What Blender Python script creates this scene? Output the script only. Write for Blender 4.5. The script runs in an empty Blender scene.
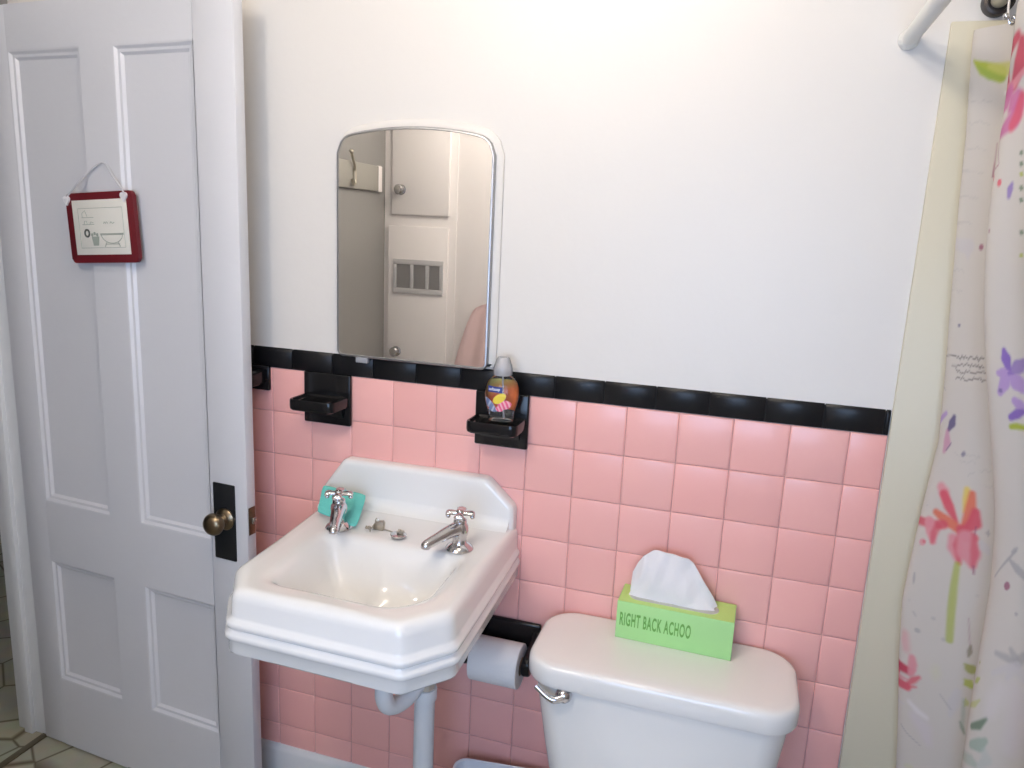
import bpy, bmesh, math, random
from mathutils import Vector, Matrix
random.seed(7)
SC = bpy.context.scene
COL = SC.collection
PI = math.pi

# ------------------------------------------------------------------ materials
def mat(name, color=(0.8, 0.8, 0.8), rough=0.5, metal=0.0, trans=0.0, ior=1.45, coat=0.0, emit=None, estr=0.0, alpha=1.0, bump=None, attr=None, spec=0.5, sub=0.0):
    m = bpy.data.materials.new(name)
    m.use_nodes = True
    nt = m.node_tree
    b = nt.nodes['Principled BSDF']
    b.inputs['Base Color'].default_value = (*color, 1)
    b.inputs['Roughness'].default_value = rough
    b.inputs['Metallic'].default_value = metal
    b.inputs['Transmission Weight'].default_value = trans
    b.inputs['IOR'].default_value = ior
    b.inputs['Coat Weight'].default_value = coat
    b.inputs['Coat Roughness'].default_value = 0.05
    b.inputs['Alpha'].default_value = alpha
    b.inputs['Specular IOR Level'].default_value = spec
    b.inputs['Subsurface Weight'].default_value = sub
    if emit:
        b.inputs['Emission Color'].default_value = (*emit, 1)
        b.inputs['Emission Strength'].default_value = estr
    if attr:
        a = nt.nodes.new('ShaderNodeVertexColor')
        a.layer_name = attr
        nt.links.new(a.outputs['Color'], b.inputs['Base Color'])
    if bump:
        sc, st, dist = bump
        tc = nt.nodes.new('ShaderNodeTexCoord')
        nz = nt.nodes.new('ShaderNodeTexNoise')
        nz.inputs['Scale'].default_value = sc
        nz.inputs['Detail'].default_value = 4
        bp = nt.nodes.new('ShaderNodeBump')
        bp.inputs['Strength'].default_value = st
        bp.inputs['Distance'].default_value = dist
        nt.links.new(tc.outputs['Object'], nz.inputs['Vector'])
        nt.links.new(nz.outputs['Fac'], bp.inputs['Height'])
        nt.links.new(bp.outputs['Normal'], b.inputs['Normal'])
    return m

PLASTER = mat('wall_paint', (0.745, 0.715, 0.675), 0.42, bump=(9, 0.25, 0.01))
DIMGREY = mat('dim_wall_grey', (0.30, 0.295, 0.28), 0.5, bump=(9, 0.2, 0.01))  # left wall's dim look in the mirror, put into its colour
CEIL = mat('ceiling_paint', (0.82, 0.80, 0.77), 0.7)
WOODPAINT = mat('white_gloss_paint', (0.66, 0.665, 0.695), 0.33, bump=(35, 0.12, 0.004))
TRIMPAINT = mat('white_trim_paint', (0.76, 0.77, 0.78), 0.4)
CREAM = mat('cream_panel', (0.62, 0.575, 0.445), 0.4)
PINK = mat('pink_glaze', (0.84, 0.42, 0.38), 0.28, coat=0.1, attr='tint')
GROUT = mat('grout', (0.62, 0.36, 0.34), 0.9)
BLACK = mat('black_glaze', (0.008, 0.008, 0.009), 0.14, spec=0.4)
BLACKCAP = mat('black_cap_glaze', (0.010, 0.010, 0.011), 0.34, spec=0.35)
BLACKGROUT = mat('dark_grout', (0.035, 0.033, 0.033), 0.8)
PORC = mat('porcelain', (0.83, 0.825, 0.81), 0.12, coat=0.4)
TOILETP = mat('toilet_porcelain', (0.82, 0.81, 0.785), 0.16, coat=0.3)
CHROME = mat('chrome', (0.62, 0.61, 0.62), 0.12, 1.0)
DULL = mat('dull_metal', (0.50, 0.46, 0.38), 0.35, 1.0)
NICKEL = mat('nickel_frame', (0.46, 0.46, 0.47), 0.42, 1.0)
BRASS = mat('old_brass', (0.22, 0.17, 0.11), 0.3, 1.0)
MIRROR = mat('mirror_silver', (0.97, 0.97, 0.97), 0.0, 1.0)
BLKIRON = mat('black_iron', (0.012, 0.013, 0.015), 0.35)
PVC = mat('white_pvc', (0.74, 0.76, 0.78), 0.35)
TEAL = mat('turquoise_sponge', (0.15, 0.60, 0.54), 0.85, bump=(160, 0.5, 0.003))
PAPER = mat('tissue_paper', (0.80, 0.78, 0.79), 0.9, bump=(60, 0.35, 0.003))
TPAPER = mat('toilet_paper', (0.80, 0.79, 0.79), 0.95, bump=(160, 0.2, 0.002))
CARD = mat('cardboard', (0.30, 0.21, 0.14), 0.9)
GREEN = mat('green_card', (0.41, 0.74, 0.30), 0.5)
GREENTOP = mat('green_card_top', (0.50, 0.74, 0.22), 0.5)
GREENINK = mat('green_ink', (0.15, 0.40, 0.08), 0.6)
FILM = mat('clear_film', (0.9, 0.9, 0.92), 0.08, trans=0.6)
RED = mat('dark_red_paint', (0.13, 0.008, 0.014), 0.5)
PRINT = mat('cream_print', (0.72, 0.71, 0.65), 0.7)
INK = mat('grey_green_ink', (0.33, 0.37, 0.32), 0.8)
INKDARK = mat('dark_ink', (0.09, 0.10, 0.09), 0.8)
HEART = mat('white_heart', (0.80, 0.80, 0.82), 0.5)
CORD = mat('pale_cord', (0.55, 0.55, 0.58), 0.9)
LABEL = mat('label_print', (0.8, 0.4, 0.1), 0.4, attr='ink')
BLUE = mat('label_blue', (0.02, 0.04, 0.22), 0.4)
WHITE = mat('white_ink', (0.85, 0.85, 0.85), 0.5)
RODW = mat('white_rod', (0.74, 0.75, 0.73), 0.35)
BRONZE = mat('dark_bronze', (0.05, 0.042, 0.038), 0.4, 0.7)
CLOTH = mat('curtain_cloth', (0.7, 0.66, 0.62), 0.85, attr='print')
GLOBE = mat('lamp_glass', (1, 1, 1), 0.3, emit=(1.0, 0.88, 0.74), estr=94.0)
PINKCLOTH = mat('pink_towel', (0.86, 0.64, 0.62), 0.95)
BIN = mat('white_bin_plastic', (0.78, 0.80, 0.84), 0.3)
HALLWALL = mat('hall_paint', (0.20, 0.25, 0.25), 0.7)
HALLDARK = mat('hall_dark_base', (0.03, 0.03, 0.032), 0.6)
VENTDARK = mat('vent_dark', (0.36, 0.35, 0.34), 0.7)
VENTM = mat('vent_metal', (0.58, 0.57, 0.57), 0.5)
CABINET = mat('cabinet_paint', (0.90, 0.86, 0.835), 0.4)

def see_through(name, clear, color, rough, body):
    """clear plastic or thin glass: light passes straight through, with a glossy skin and a little body colour"""
    m = bpy.data.materials.new(name)
    m.use_nodes = True
    nt = m.node_tree
    b = nt.nodes['Principled BSDF']
    b.inputs['Base Color'].default_value = (*color, 1)
    b.inputs['Roughness'].default_value = rough
    tr = nt.nodes.new('ShaderNodeBsdfTransparent')
    tr.inputs['Color'].default_value = (*clear, 1)
    gl = nt.nodes.new('ShaderNodeBsdfGlossy')
    gl.inputs['Roughness'].default_value = rough
    lw = nt.nodes.new('ShaderNodeLayerWeight')
    lw.inputs['Blend'].default_value = 0.25
    m1 = nt.nodes.new('ShaderNodeMixShader')
    m1.inputs['Fac'].default_value = body
    m2 = nt.nodes.new('ShaderNodeMixShader')
    L = nt.links.new
    L(tr.outputs[0], m1.inputs[1]); L(b.outputs[0], m1.inputs[2])
    L(lw.outputs['Fresnel'], m2.inputs['Fac']); L(m1.outputs[0], m2.inputs[1]); L(gl.outputs[0], m2.inputs[2])
    L(m2.outputs[0], nt.nodes['Material Output'].inputs['Surface'])
    return m
CLEAR = see_through('clear_plastic', (0.97, 0.97, 0.96), (0.8, 0.8, 0.78), 0.06, 0.03)
FROST = see_through('clear_cap', (0.93, 0.93, 0.94), (0.78, 0.78, 0.80), 0.2, 0.4)
GLASS = see_through('window_glass', (0.97, 0.98, 0.98), (0.8, 0.8, 0.8), 0.0, 0.0)

def floor_mat():
    m = mat('stone_vinyl', (0.5, 0.47, 0.38), 0.35)
    nt = m.node_tree
    b = nt.nodes['Principled BSDF']
    tc = nt.nodes.new('ShaderNodeTexCoord')
    mp = nt.nodes.new('ShaderNodeMapping')
    mp.inputs['Rotation'].default_value = (0, 0, 0.25)
    v = nt.nodes.new('ShaderNodeTexVoronoi')
    v.feature = 'DISTANCE_TO_EDGE'
    v.inputs['Scale'].default_value = 6.3
    v.inputs['Randomness'].default_value = 0.75
    r = nt.nodes.new('ShaderNodeValToRGB')
    r.color_ramp.elements[0].position = 0.006
    r.color_ramp.elements[0].color = (0.30, 0.26, 0.20, 1)
    r.color_ramp.elements[1].position = 0.034
    r.color_ramp.elements[1].color = (1, 1, 1, 1)
    v2 = nt.nodes.new('ShaderNodeTexVoronoi')
    v2.inputs['Scale'].default_value = 6.3
    v2.inputs['Randomness'].default_value = 0.75
    hs = nt.nodes.new('ShaderNodeMixRGB')
    hs.blend_type = 'MIX'
    hs.inputs['Color1'].default_value = (0.50, 0.47, 0.36, 1)
    hs.inputs['Color2'].default_value = (0.38, 0.37, 0.31, 1)
    nz = nt.nodes.new('ShaderNodeTexNoise')
    nz.inputs['Scale'].default_value = 14
    mx = nt.nodes.new('ShaderNodeMixRGB')
    mx.blend_type = 'MULTIPLY'
    mx.inputs['Fac'].default_value = 1
    mx2 = nt.nodes.new('ShaderNodeMixRGB')
    mx2.blend_type = 'MULTIPLY'
    mx2.inputs['Fac'].default_value = 0.35
    L = nt.links.new
    L(tc.outputs['Object'], mp.inputs['Vector'])
    L(mp.outputs['Vector'], v.inputs['Vector'])
    L(mp.outputs['Vector'], v2.inputs['Vector'])
    L(mp.outputs['Vector'], nz.inputs['Vector'])
    L(v2.outputs['Color'], hs.inputs['Fac'])
    L(v.outputs['Distance'], r.inputs['Fac'])
    L(hs.outputs['Color'], mx.inputs['Color1'])
    L(r.outputs['Color'], mx.inputs['Color2'])
    L(mx.outputs['Color'], mx2.inputs['Color1'])
    L(nz.outputs['Color'], mx2.inputs['Color2'])
    L(mx2.outputs['Color'], b.inputs['Base Color'])
    return m
VINYL = floor_mat()

# ------------------------------------------------------------------ mesh helpers
def new():
    return bmesh.new()

def loft(bm, loops, cap0=True, cap1=True, closed=True):
    rows = [[bm.verts.new(p) for p in lp] for lp in loops]
    n = len(rows[0])
    fs = []
    for a, b in zip(rows[:-1], rows[1:]):
        for i in range(n if closed else n - 1):
            j = (i + 1) % n
            try:
                fs.append(bm.faces.new((a[i], a[j], b[j], b[i])))
            except ValueError:
                pass
    if cap0:
        bm.faces.new(rows[0][::-1])
    if cap1:
        bm.faces.new(rows[-1])
    return rows

def box(bm, x0, x1, y0, y1, z0, z1, bev=0.0, seg=2, M=None):
    r = bmesh.ops.create_cube(bm, size=1)
    vs = r['verts']
    for v in vs:
        v.co = Vector(((x0 + x1) / 2 + v.co.x * (x1 - x0), (y0 + y1) / 2 + v.co.y * (y1 - y0), (z0 + z1) / 2 + v.co.z * (z1 - z0)))
    if M is not None:
        for v in vs:
            v.co = M @ v.co
    if bev > 0:
        es = list({e for v in vs for e in v.link_edges})
        bmesh.ops.bevel(bm, geom=es, offset=bev, segments=seg, affect='EDGES', profile=0.5)

def prism(bm, pts, axis, a, b, bev=0.0, seg=2):
    """pts 2D polygon extruded along axis from a to b. axis 'y': pts are (x,z); 'x': (y,z); 'z': (x,y)."""
    def mk(p, t):
        if axis == 'y':
            return (p[0], t, p[1])
        if axis == 'x':
            return (t, p[0], p[1])
        return (p[0], p[1], t)
    va = [bm.verts.new(mk(p, a)) for p in pts]
    vb = [bm.verts.new(mk(p, b)) for p in pts]
    n = len(pts)
    fs = [bm.faces.new(va[::-1]), bm.faces.new(vb)]
    for i in range(n):
        j = (i + 1) % n
        fs.append(bm.faces.new((va[i], va[j], vb[j], vb[i])))
    if bev > 0:
        es = list({e for f in fs[:2] for e in f.edges})
        bmesh.ops.bevel(bm, geom=es, offset=bev, segments=seg, affect='EDGES', profile=0.5)

def lathe(bm, prof, origin=(0, 0, 0), axis=(0, 0, 1), n=32, caps=True):
    ax = Vector(axis).normalized()
    t = Vector((1, 0, 0)) if abs(ax.x) < 0.9 else Vector((0, 1, 0))
    u = ax.cross(t).normalized()
    w = ax.cross(u)
    o = Vector(origin)
    loops = []
    for r, h in prof:
        r = max(r, 1e-5)
        loops.append([o + ax * h + (u * math.cos(2 * PI * i / n) + w * math.sin(2 * PI * i / n)) * r for i in range(n)])
    loft(bm, loops, caps, caps)

def catmull(pts, n):
    P = [Vector(p) for p in pts]
    P = [P[0] * 2 - P[1]] + P + [P[-1] * 2 - P[-2]]
    out = []
    segs = len(P) - 3
    for k in range(n + 1):
        t = k / n * segs
        i = min(int(t), segs - 1)
        f = t - i
        a, b, c, d = P[i:i + 4]
        out.append(0.5 * ((2 * b) + (c - a) * f + (2 * a - 5 * b + 4 * c - d) * f * f + (3 * b - a - 3 * c + d) * f ** 3))
    return out

def tube(bm, pts, r, n=12, smooth=0, caps=True):
    P = catmull(pts, smooth) if smooth else [Vector(p) for p in pts]
    m = len(P)
    if callable(r):
        R = [r(i / (m - 1)) for i in range(m)]
    elif isinstance(r, (list, tuple)):
        R = []
        for i in range(m):
            t = i / (m - 1) * (len(r) - 1)
            k = min(int(t), len(r) - 2)
            R.append(r[k] + (r[k + 1] - r[k]) * (t - k))
    else:
        R = [r] * m
    loops = []
    prev = None
    for i in range(m):
        d = (P[min(i + 1, m - 1)] - P[max(i - 1, 0)]).normalized()
        if prev is None:
            t = Vector((0, 0, 1)) if abs(d.z) < 0.9 else Vector((1, 0, 0))
            u = d.cross(t).normalized()
        else:
            u = (prev - d * prev.dot(d)).normalized()
        prev = u
        w = d.cross(u)
        loops.append([P[i] + (u * math.cos(2 * PI * k / n) + w * math.sin(2 * PI * k / n)) * R[i] for k in range(n)])
    loft(bm, loops, caps, caps)

def sphere(bm, c, r, sx=1, sy=1, sz=1, u=16, v=10):
    rr = bmesh.ops.create_uvsphere(bm, u_segments=u, v_segments=v, radius=1)
    for q in rr['verts']:
        q.co = Vector((c[0] + q.co.x * r * sx, c[1] + q.co.y * r * sy, c[2] + q.co.z * r * sz))

def obj(name, bm, m, parent=None, org=(0, 0, 0), M=None, angle=38, label=None, recalc=True):
    if recalc:
        bmesh.ops.recalc_face_normals(bm, faces=bm.faces)
    if M is not None:
        bmesh.ops.transform(bm, matrix=M, verts=bm.verts)
    o = Vector(org)
    for v in bm.verts:
        v.co -= o
    ca = math.radians(angle)
    for f in bm.faces:
        f.smooth = True
    for e in bm.edges:
        if len(e.link_faces) == 2:
            e.smooth = e.calc_face_angle(0) < ca
    me = bpy.data.meshes.new(name)
    bm.to_mesh(me)
    bm.free()
    for mm in (m if isinstance(m, (list, tuple)) else [m]):
        me.materials.append(mm)
    ob = bpy.data.objects.new(name, me)
    COL.objects.link(ob)
    if parent is not None:
        ob.parent = parent
    elif any(org):
        ob.location = o
    if label:
        ob['label'] = label
    return ob

def thing(name, label, cat, loc=(0, 0, 0), rot=(0, 0, 0), group=None):
    o = bpy.data.objects.new(name, None)
    COL.objects.link(o)
    o.location = loc
    o.rotation_euler = rot
    o['label'] = label
    o['category'] = cat
    if group:
        o['group'] = group
    return o

def tag(o, label, cat, group=None):
    o['label'] = label
    o['category'] = cat
    if group:
        o['group'] = group
    return o

def struct(o, label=None):
    o['kind'] = 'structure'
    if label:
        o['label'] = label
    return o

def rrect(x0, x1, y0, y1, r, n=8):
    """rounded rectangle outline, r a number or four radii (x1y1, x0y1, x0y0, x1y0)"""
    if not isinstance(r, (list, tuple)):
        r = (r,) * 4
    out = []
    for (cx, cy, a0, rr) in ((x1 - r[0], y1 - r[0], 0, r[0]), (x0 + r[1], y1 - r[1], PI / 2, r[1]), (x0 + r[2], y0 + r[2], PI, r[2]), (x1 - r[3], y0 + r[3], 1.5 * PI, r[3])):
        for k in range(n + 1):
            a = a0 + PI / 2 * k / n
            out.append((cx + rr * math.cos(a), cy + rr * math.sin(a)))
    return out

def smooth_poly(pts, step=0.004, rad=0.012):
    out = []
    n = len(pts)
    for i in range(n):
        a, b = Vector(pts[i]), Vector(pts[(i + 1) % n])
        k = max(1, int((b - a).length / step))
        for j in range(k):
            out.append(a.lerp(b, j / k))
    w = max(1, int(rad / step))
    m = len(out)
    for _ in range(2):
        out = [sum((out[(i + d) % m] for d in range(-w, w + 1)), Vector((0, 0))) / (2 * w + 1) for i in range(m)]
    return out

def polar(poly, c, angs):
    """distance from c to the closed polygon along each angle"""
    c = Vector(c)
    m = len(poly)
    A = [math.atan2(p[1] - c.y, p[0] - c.x) for p in poly]
    res = []
    for a in angs:
        d = Vector((math.cos(a), math.sin(a)))
        best = None
        for i in range(m):
            p = Vector(poly[i]) - c
            q = Vector(poly[(i + 1) % m]) - c
            e = q - p
            den = d.x * e.y - d.y * e.x
            if abs(den) < 1e-12:
                continue
            t = (p.x * e.y - p.y * e.x) / den
            s = (p.x * d.y - p.y * d.x) / den
            if t > 0 and -1e-9 <= s <= 1 + 1e-9:
                best = t if best is None else max(best, t)
        res.append(best)
    return res

# ------------------------------------------------------------------ room shell
XL, XR, YF, H = -1.5, 1.38, -2.1, 2.44
DY0, DY1, DH = -0.86, -0.066, 1.99      # doorway in the left wall
bm = new(); box(bm, XL, XR, YF, 0.0, -0.06, 0.0)
struct(obj('floor', bm, VINYL))
bm = new(); box(bm, XL - 0.1, XR + 0.1, YF - 0.12, 0.12, H, H + 0.08)
struct(obj('ceiling', bm, CEIL))
bm = new(); box(bm, XL, XR + 0.1, 0.0035, 0.12, 0, H)
struct(obj('wall_back', bm, PLASTER))
bm = new(); box(bm, XR, XR + 0.1, YF - 0.12, 0.0035, 0, H)
struct(obj('wall_right', bm, PLASTER))
# left wall around the doorway
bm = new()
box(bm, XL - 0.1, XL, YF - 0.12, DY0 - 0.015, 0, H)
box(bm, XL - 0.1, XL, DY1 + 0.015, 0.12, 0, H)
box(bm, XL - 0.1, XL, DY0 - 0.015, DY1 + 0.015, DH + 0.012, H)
struct(obj('wall_left', bm, DIMGREY))
# front wall (behind the camera) around a window
WX0, WX1, WZ0, WZ1 = -0.30, 0.80, 0.80, 1.75
bm = new()
box(bm, XL, WX0, YF - 0.12, YF, 0, H)
box(bm, WX1, XR, YF - 0.12, YF, 0, H)
box(bm, WX0, WX1, YF - 0.12, YF, 0, WZ0)
box(bm, WX0, WX1, YF - 0.12, YF, WZ1, H)
struct(obj('wall_front', bm, CABINET))
# window
bm = new()
f = 0.05
for (a, b, c, d) in ((WX0, WX0 + f, WZ0, WZ1), (WX1 - f, WX1, WZ0, WZ1), (WX0 + f, WX1 - f, WZ0, WZ0 + f), (WX0 + f, WX1 - f, WZ1 - f, WZ1), (WX0 + f, WX1 - f, (WZ0 + WZ1) / 2 - 0.02, (WZ0 + WZ1) / 2 + 0.02)):
    box(bm, a, b, YF - 0.09, YF - 0.04, c, d, 0.004)
win = struct(obj('window_1', bm, TRIMPAINT))
bm = new(); box(bm, WX0 + f - 0.004, WX1 - f + 0.004, YF - 0.068, YF - 0.064, WZ0 + f - 0.004, WZ1 - f + 0.004)
obj('pane', bm, GLASS, win)
bm = new(); box(bm, WX0 - 0.07, WX1 + 0.07, YF + 0.0005, YF + 0.06, WZ0 - 0.03, WZ0, 0.004)
obj('sill', bm, TRIMPAINT, win)
# hallway beyond the door
bm = new(); box(bm, -4.2, XL, -2.2, 3.0, -0.06, -0.001)
struct(obj('floor_hall', bm, VINYL))
bm = new(); box(bm, -4.3, -4.2, -2.2, 3.1, 0, H); box(bm, -4.3, XL, 3.0, 3.1, 0, H); box(bm, -4.3, XL - 0.1, -2.3, -2.2, 0, H); box(bm, XL - 0.1, XL, 0.12, 3.0, 0, H)
struct(obj('wall_hall', bm, HALLWALL))
bm = new(); box(bm, -4.2, -4.17, -2.2, 3.0, 0, 0.24, 0.005); box(bm, -4.2, XL - 0.1, 2.97, 3.0, 0, 0.24, 0.005)
struct(obj('baseboard_hall', bm, HALLDARK))
bm = new(); box(bm, -4.3, XL - 0.1, -2.3, 3.1, H, H + 0.08)
struct(obj('ceiling_hall', bm, CEIL))

# tiled wainscot: every tile pillowed, in one mesh
T = 0.108
Z0 = 1.16
def tile(bm, x0, x1, z0, z1, lay=None, col=None, yb=0.0035, yf=0.0, e=0.0035, g=0.0007):
    x0 += g; x1 -= g; z0 += g; z1 -= g
    loops = []
    for ins, y in ((0, yb), (0, yf + 0.0022), (e * 0.35, yf + 0.0007), (e, yf)):
        loops.append([(x0 + ins, y, z0 + ins), (x1 - ins, y, z0 + ins), (x1 - ins, y, z1 - ins), (x0 + ins, y, z1 - ins)])
    rows = loft(bm, loops, False, True)
    if lay is not None:
        for r in rows:
            for v in r:
                v[lay] = col
XT1 = 0.6065
bm = new()
lay = bm.verts.layers.float_color.new('tint')
for c in range(-14, 6):
    for r in range(0, 10):
        x0, x1 = c * T, min((c + 1) * T, XT1)
        z1, z0 = Z0 - r * T, max(Z0 - (r + 1) * T, 0.125)
        if x0 < XL + 0.02 or z1 - z0 < 0.02:
            continue
        k = random.uniform(0.965, 1.03)
        w = random.uniform(-0.012, 0.012)
        tile(bm, x0, x1, z0, z1, lay, (0.89 * k, (0.465 + w) * k, (0.43 + w) * k, 1))
pinkt = struct(obj('trim_1', bm, PINK, angle=60), 'pink square wall tiles below the black cap row')
bm = new(); box(bm, XL, XT1, 0.0028, 0.0034, 0.12, Z0)
obj('grout', bm, GROUT, pinkt)
# black cap tiles with a rounded upper edge
bm = new()
for c in range(-14, 7):
    x0, x1 = (c - 0.47) * T, min((c + 0.53) * T, XT1)
    if x0 < XL or x1 - x0 < 0.004:
        continue
    g = 0.0008
    prof = [(0.0033, Z0 + 0.001), (0.0005, Z0 + 0.001), (-0.001, Z0 + 0.003), (-0.0012, Z0 + 0.038), (-0.0003, Z0 + 0.0445), (0.0012, Z0 + 0.048), (0.0033, Z0 + 0.050)]
    loops = []
    for x, ins in ((x0 + g, 0.0012), (x0 + g + 0.0012, 0), (x1 - g - 0.0012, 0), (x1 - g, 0.0012)):
        loops.append([(x, min(y + ins, 0.0034), z) for (y, z) in prof])
    loft(bm, loops, True, True)
capt = struct(obj('trim_2', bm, BLACKCAP, angle=50), 'row of black cap tiles above the pink tiles')
bm = new(); box(bm, XL, XT1, 0.0028, 0.0034, Z0 + 0.0005, Z0 + 0.048)
obj('dark_grout', bm, BLACKGROUT, capt)
# cream tub surround panel with rounded front edge
bm = new(); box(bm, XT1 + 0.001, XR - 0.001, -0.006, 0.0034, 0.0, 1.893, 0.0025)
struct(obj('trim_3', bm, CREAM), 'cream panel behind the shower curtain')
bm = new(); prism(bm, [(-0.012, 0.0), (-0.012, 0.112), (-0.008, 0.124), (-0.002, 0.129), (0.0033, 0.129), (0.0033, 0.0)], 'x', XL, XT1, 0)
struct(obj('baseboard_back', bm, TRIMPAINT), 'painted baseboard under the pink tiles')
# door lining and casing
bm = new()
box(bm, XL - 0.11, XL + 0.004, DY1 + 0.0, DY1 + 0.028, 0.0005, DH + 0.02, 0.002)
box(bm, XL - 0.11, XL + 0.004, DY0 - 0.028, DY0, 0.0005, DH + 0.02, 0.002)
box(bm, XL - 0.11, XL + 0.004, DY0, DY1, DH, DH + 0.02, 0.002)
box(bm, XL - 0.075, XL - 0.045, DY1 - 0.012, DY1 + 0.001, 0.0005, DH, 0.002)   # stop bead
box(bm, XL + 0.0005, XL + 0.018, DY0 - 0.11, DY0 - 0.006, 0.0005, DH + 0.11, 0.004)
box(bm, XL + 0.0005, XL + 0.018, DY0 - 0.006, DY1 + 0.03, DH + 0.006, DH + 0.11, 0.004)
struct(obj('trim_4', bm, TRIMPAINT))
bm = new(); box(bm, XL - 0.018, XL + 0.002, DY0, DY1, 0.0, 0.004, 0.001)
struct(obj('trim_5', bm, mat('threshold_strip', (0.10, 0.085, 0.05), 0.5)))

# ------------------------------------------------------------------ door
dang = math.radians(-4.1)
door = bpy.data.objects.new('door_1', None)
COL.objects.link(door)
door.location = (-1.495, -0.077, 0)
door.rotation_euler = (0, 0, dang)
struct(door, 'white four-panel door standing open against the back wall')
bm = new()
W_, HD, TH = 0.757, 1.978, 0.030
PS = [(0.082, 0.318), (0.418, 0.648)]
PZ = [(0.215, 0.577), (0.745, 1.877)]
def slab(x0, x1, z0, z1, bev=0.0):
    box(bm, x0, x1, 0.0, TH, z0, z1, bev)
slab(0, PS[0][0], 0.008, HD, 0.002); slab(PS[1][1], W_, 0.008, HD, 0.003); slab(PS[0][1], PS[1][0], 0.012, HD - 0.002)
for (a, b) in PS:
    slab(a, b, 0.008, PZ[0][0]); slab(a, b, PZ[0][1], PZ[1][0]); slab(a, b, PZ[1][1], HD)
for (a, b) in PS:
    for (c, d) in PZ:
        for sgn in (0, 1):
            def Y(t):
                return t if sgn == 0 else TH - t
            loops = []
            for ins, t in ((0.0, 0.0), (0.004, 0.001), (0.010, 0.006), (0.016, 0.007), (0.022, 0.0125), (0.026, 0.013)):
                loops.append([(a + ins, Y(t), c + ins), (b - ins, Y(t), c + ins), (b - ins, Y(t), d - ins), (a + ins, Y(t), d - ins)])
            loft(bm, loops, False, True)
obj('door_panel', bm, WOODPAINT, door, angle=25)
bm = new(); box(bm, 0.660, 0.724, -0.0035, 0.0, 0.707, 0.898, 0.0025)
obj('knob_plate', bm, BLKIRON, door, label='black rectangular plate behind the knob')
bm = new()
lathe(bm, [(0.026, 0.0035), (0.027, 0.008), (0.023, 0.012), (0.016, 0.015), (0.013, 0.022), (0.015, 0.026), (0.022, 0.031), (0.0265, 0.040), (0.026, 0.048), (0.021, 0.055), (0.010, 0.059), (0.0, 0.0595)], (0.696, 0, 0.812), (0, -1, 0), 32)
obj('door_knob', bm, BRASS, door, label='old brass round door knob')
bm = new()
box(bm, W_ - 0.0002, W_ + 0.0015, 0.004, 0.026, 0.778, 0.846, 0.0005)
latch = obj('latch_plate', bm, BRASS, door)
bm = new(); box(bm, W_ + 0.001, W_ + 0.011, 0.009, 0.021, 0.806, 0.822, 0.002)
obj('latch_bolt', bm, CHROME, latch)

# ------------------------------------------------------------------ sign on the door
def D(s, off, z):
    """a point given along the door, out from its face, and up"""
    c, n = math.cos(dang), math.sin(dang)
    return Vector((-1.495 + s * c + off * n, -0.077 + s * n - off * c, z))
sign = thing('hanging_sign', 'dark red framed bathtub print hanging by a cord on the white door', 'sign', D(0.368, 0.006, 1.475), (0, 0, 0))
sign.rotation_mode = 'XYZ'
sign.matrix_world = Matrix.Translation(D(0.368, 0.006, 1.475)) @ Matrix.Rotation(dang, 4, 'Z') @ Matrix.Rotation(math.radians(-3.6), 4, 'Y')
bm = new()
fr = rrect(-0.106, 0.106, -0.081, 0.081, 0.010, 6)
prism(bm, fr, 'y', -0.008, 0.003, 0.003, 3)
obj('frame', bm, RED, sign)
bm = new(); box(bm, -0.086, 0.086, -0.0092, -0.0079, -0.062, 0.064, 0.0004)
pr_ = obj('print', bm, PRINT, sign, label='cream picture of a bathtub and plant')
def strokes(lines, w, y=-0.0094):
    b = new()
    for pts in lines:
        tube(b, [(p[0], y, p[1]) for p in pts], w, 6)
    return b
def ell(cx, cz, rx, rz, a0=0, a1=2 * PI, n=24):
    return [(cx + rx * math.cos(a0 + (a1 - a0) * k / n), cz + rz * math.sin(a0 + (a1 - a0) * k / n)) for k in range(n + 1)]
L_ = [[(-0.068, -0.046), (0.072, -0.046), (0.072, 0.045), (-0.068, 0.045), (-0.068, -0.046)],
      [(-0.058, 0.024), (-0.020, 0.024)], [(-0.058, 0.008), (-0.020, 0.008)], [(-0.056, 0.024), (-0.056, 0.034), (-0.046, 0.040), (-0.040, 0.026)],
      [(-0.052, 0.008), (-0.050, 0.016), (-0.044, 0.016), (-0.042, 0.008)], [(-0.034, 0.008), (-0.030, 0.014), (-0.022, 0.012)]]
obj('drawn_lines', strokes(L_, 0.0007), INK, pr_)
L_ = [ell(0.033, -0.014, 0.034, 0.022, PI, 2 * PI), [(-0.004, -0.014), (0.070, -0.014)], [(-0.004, -0.0165), (0.070, -0.0165)], [(0.014, -0.034), (0.008, -0.044)], [(0.050, -0.034), (0.056, -0.044)], [(0.01, -0.038), (0.055, -0.038)],
      [(0.010, 0.009), (0.013, 0.013), (0.016, 0.009), (0.020, 0.013), (0.024, 0.009)], [(0.030, 0.009), (0.034, 0.013), (0.038, 0.009), (0.044, 0.011)]]
obj('drawn_bathtub', strokes(L_, 0.0009), INK, pr_)
b = new()
tube(b, [(p[0], -0.0094, p[1]) for p in ell(-0.045, -0.012, 0.007, 0.008)], 0.0024, 6, caps=False)
obj('drawn_wreath', b, INKDARK, pr_)
b = new()
prism(b, [(-0.032, -0.020), (-0.008, -0.020), (-0.012, -0.041), (-0.028, -0.041)], 'y', -0.0098, -0.0090)
for (x, z) in ((-0.030, -0.016), (-0.022, -0.013), (-0.014, -0.016)):
    sphere(b, (x, -0.0094, z), 0.004, 1, 0.15, 1, 10, 6)
obj('drawn_plant_pot', b, INK, pr_)
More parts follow.
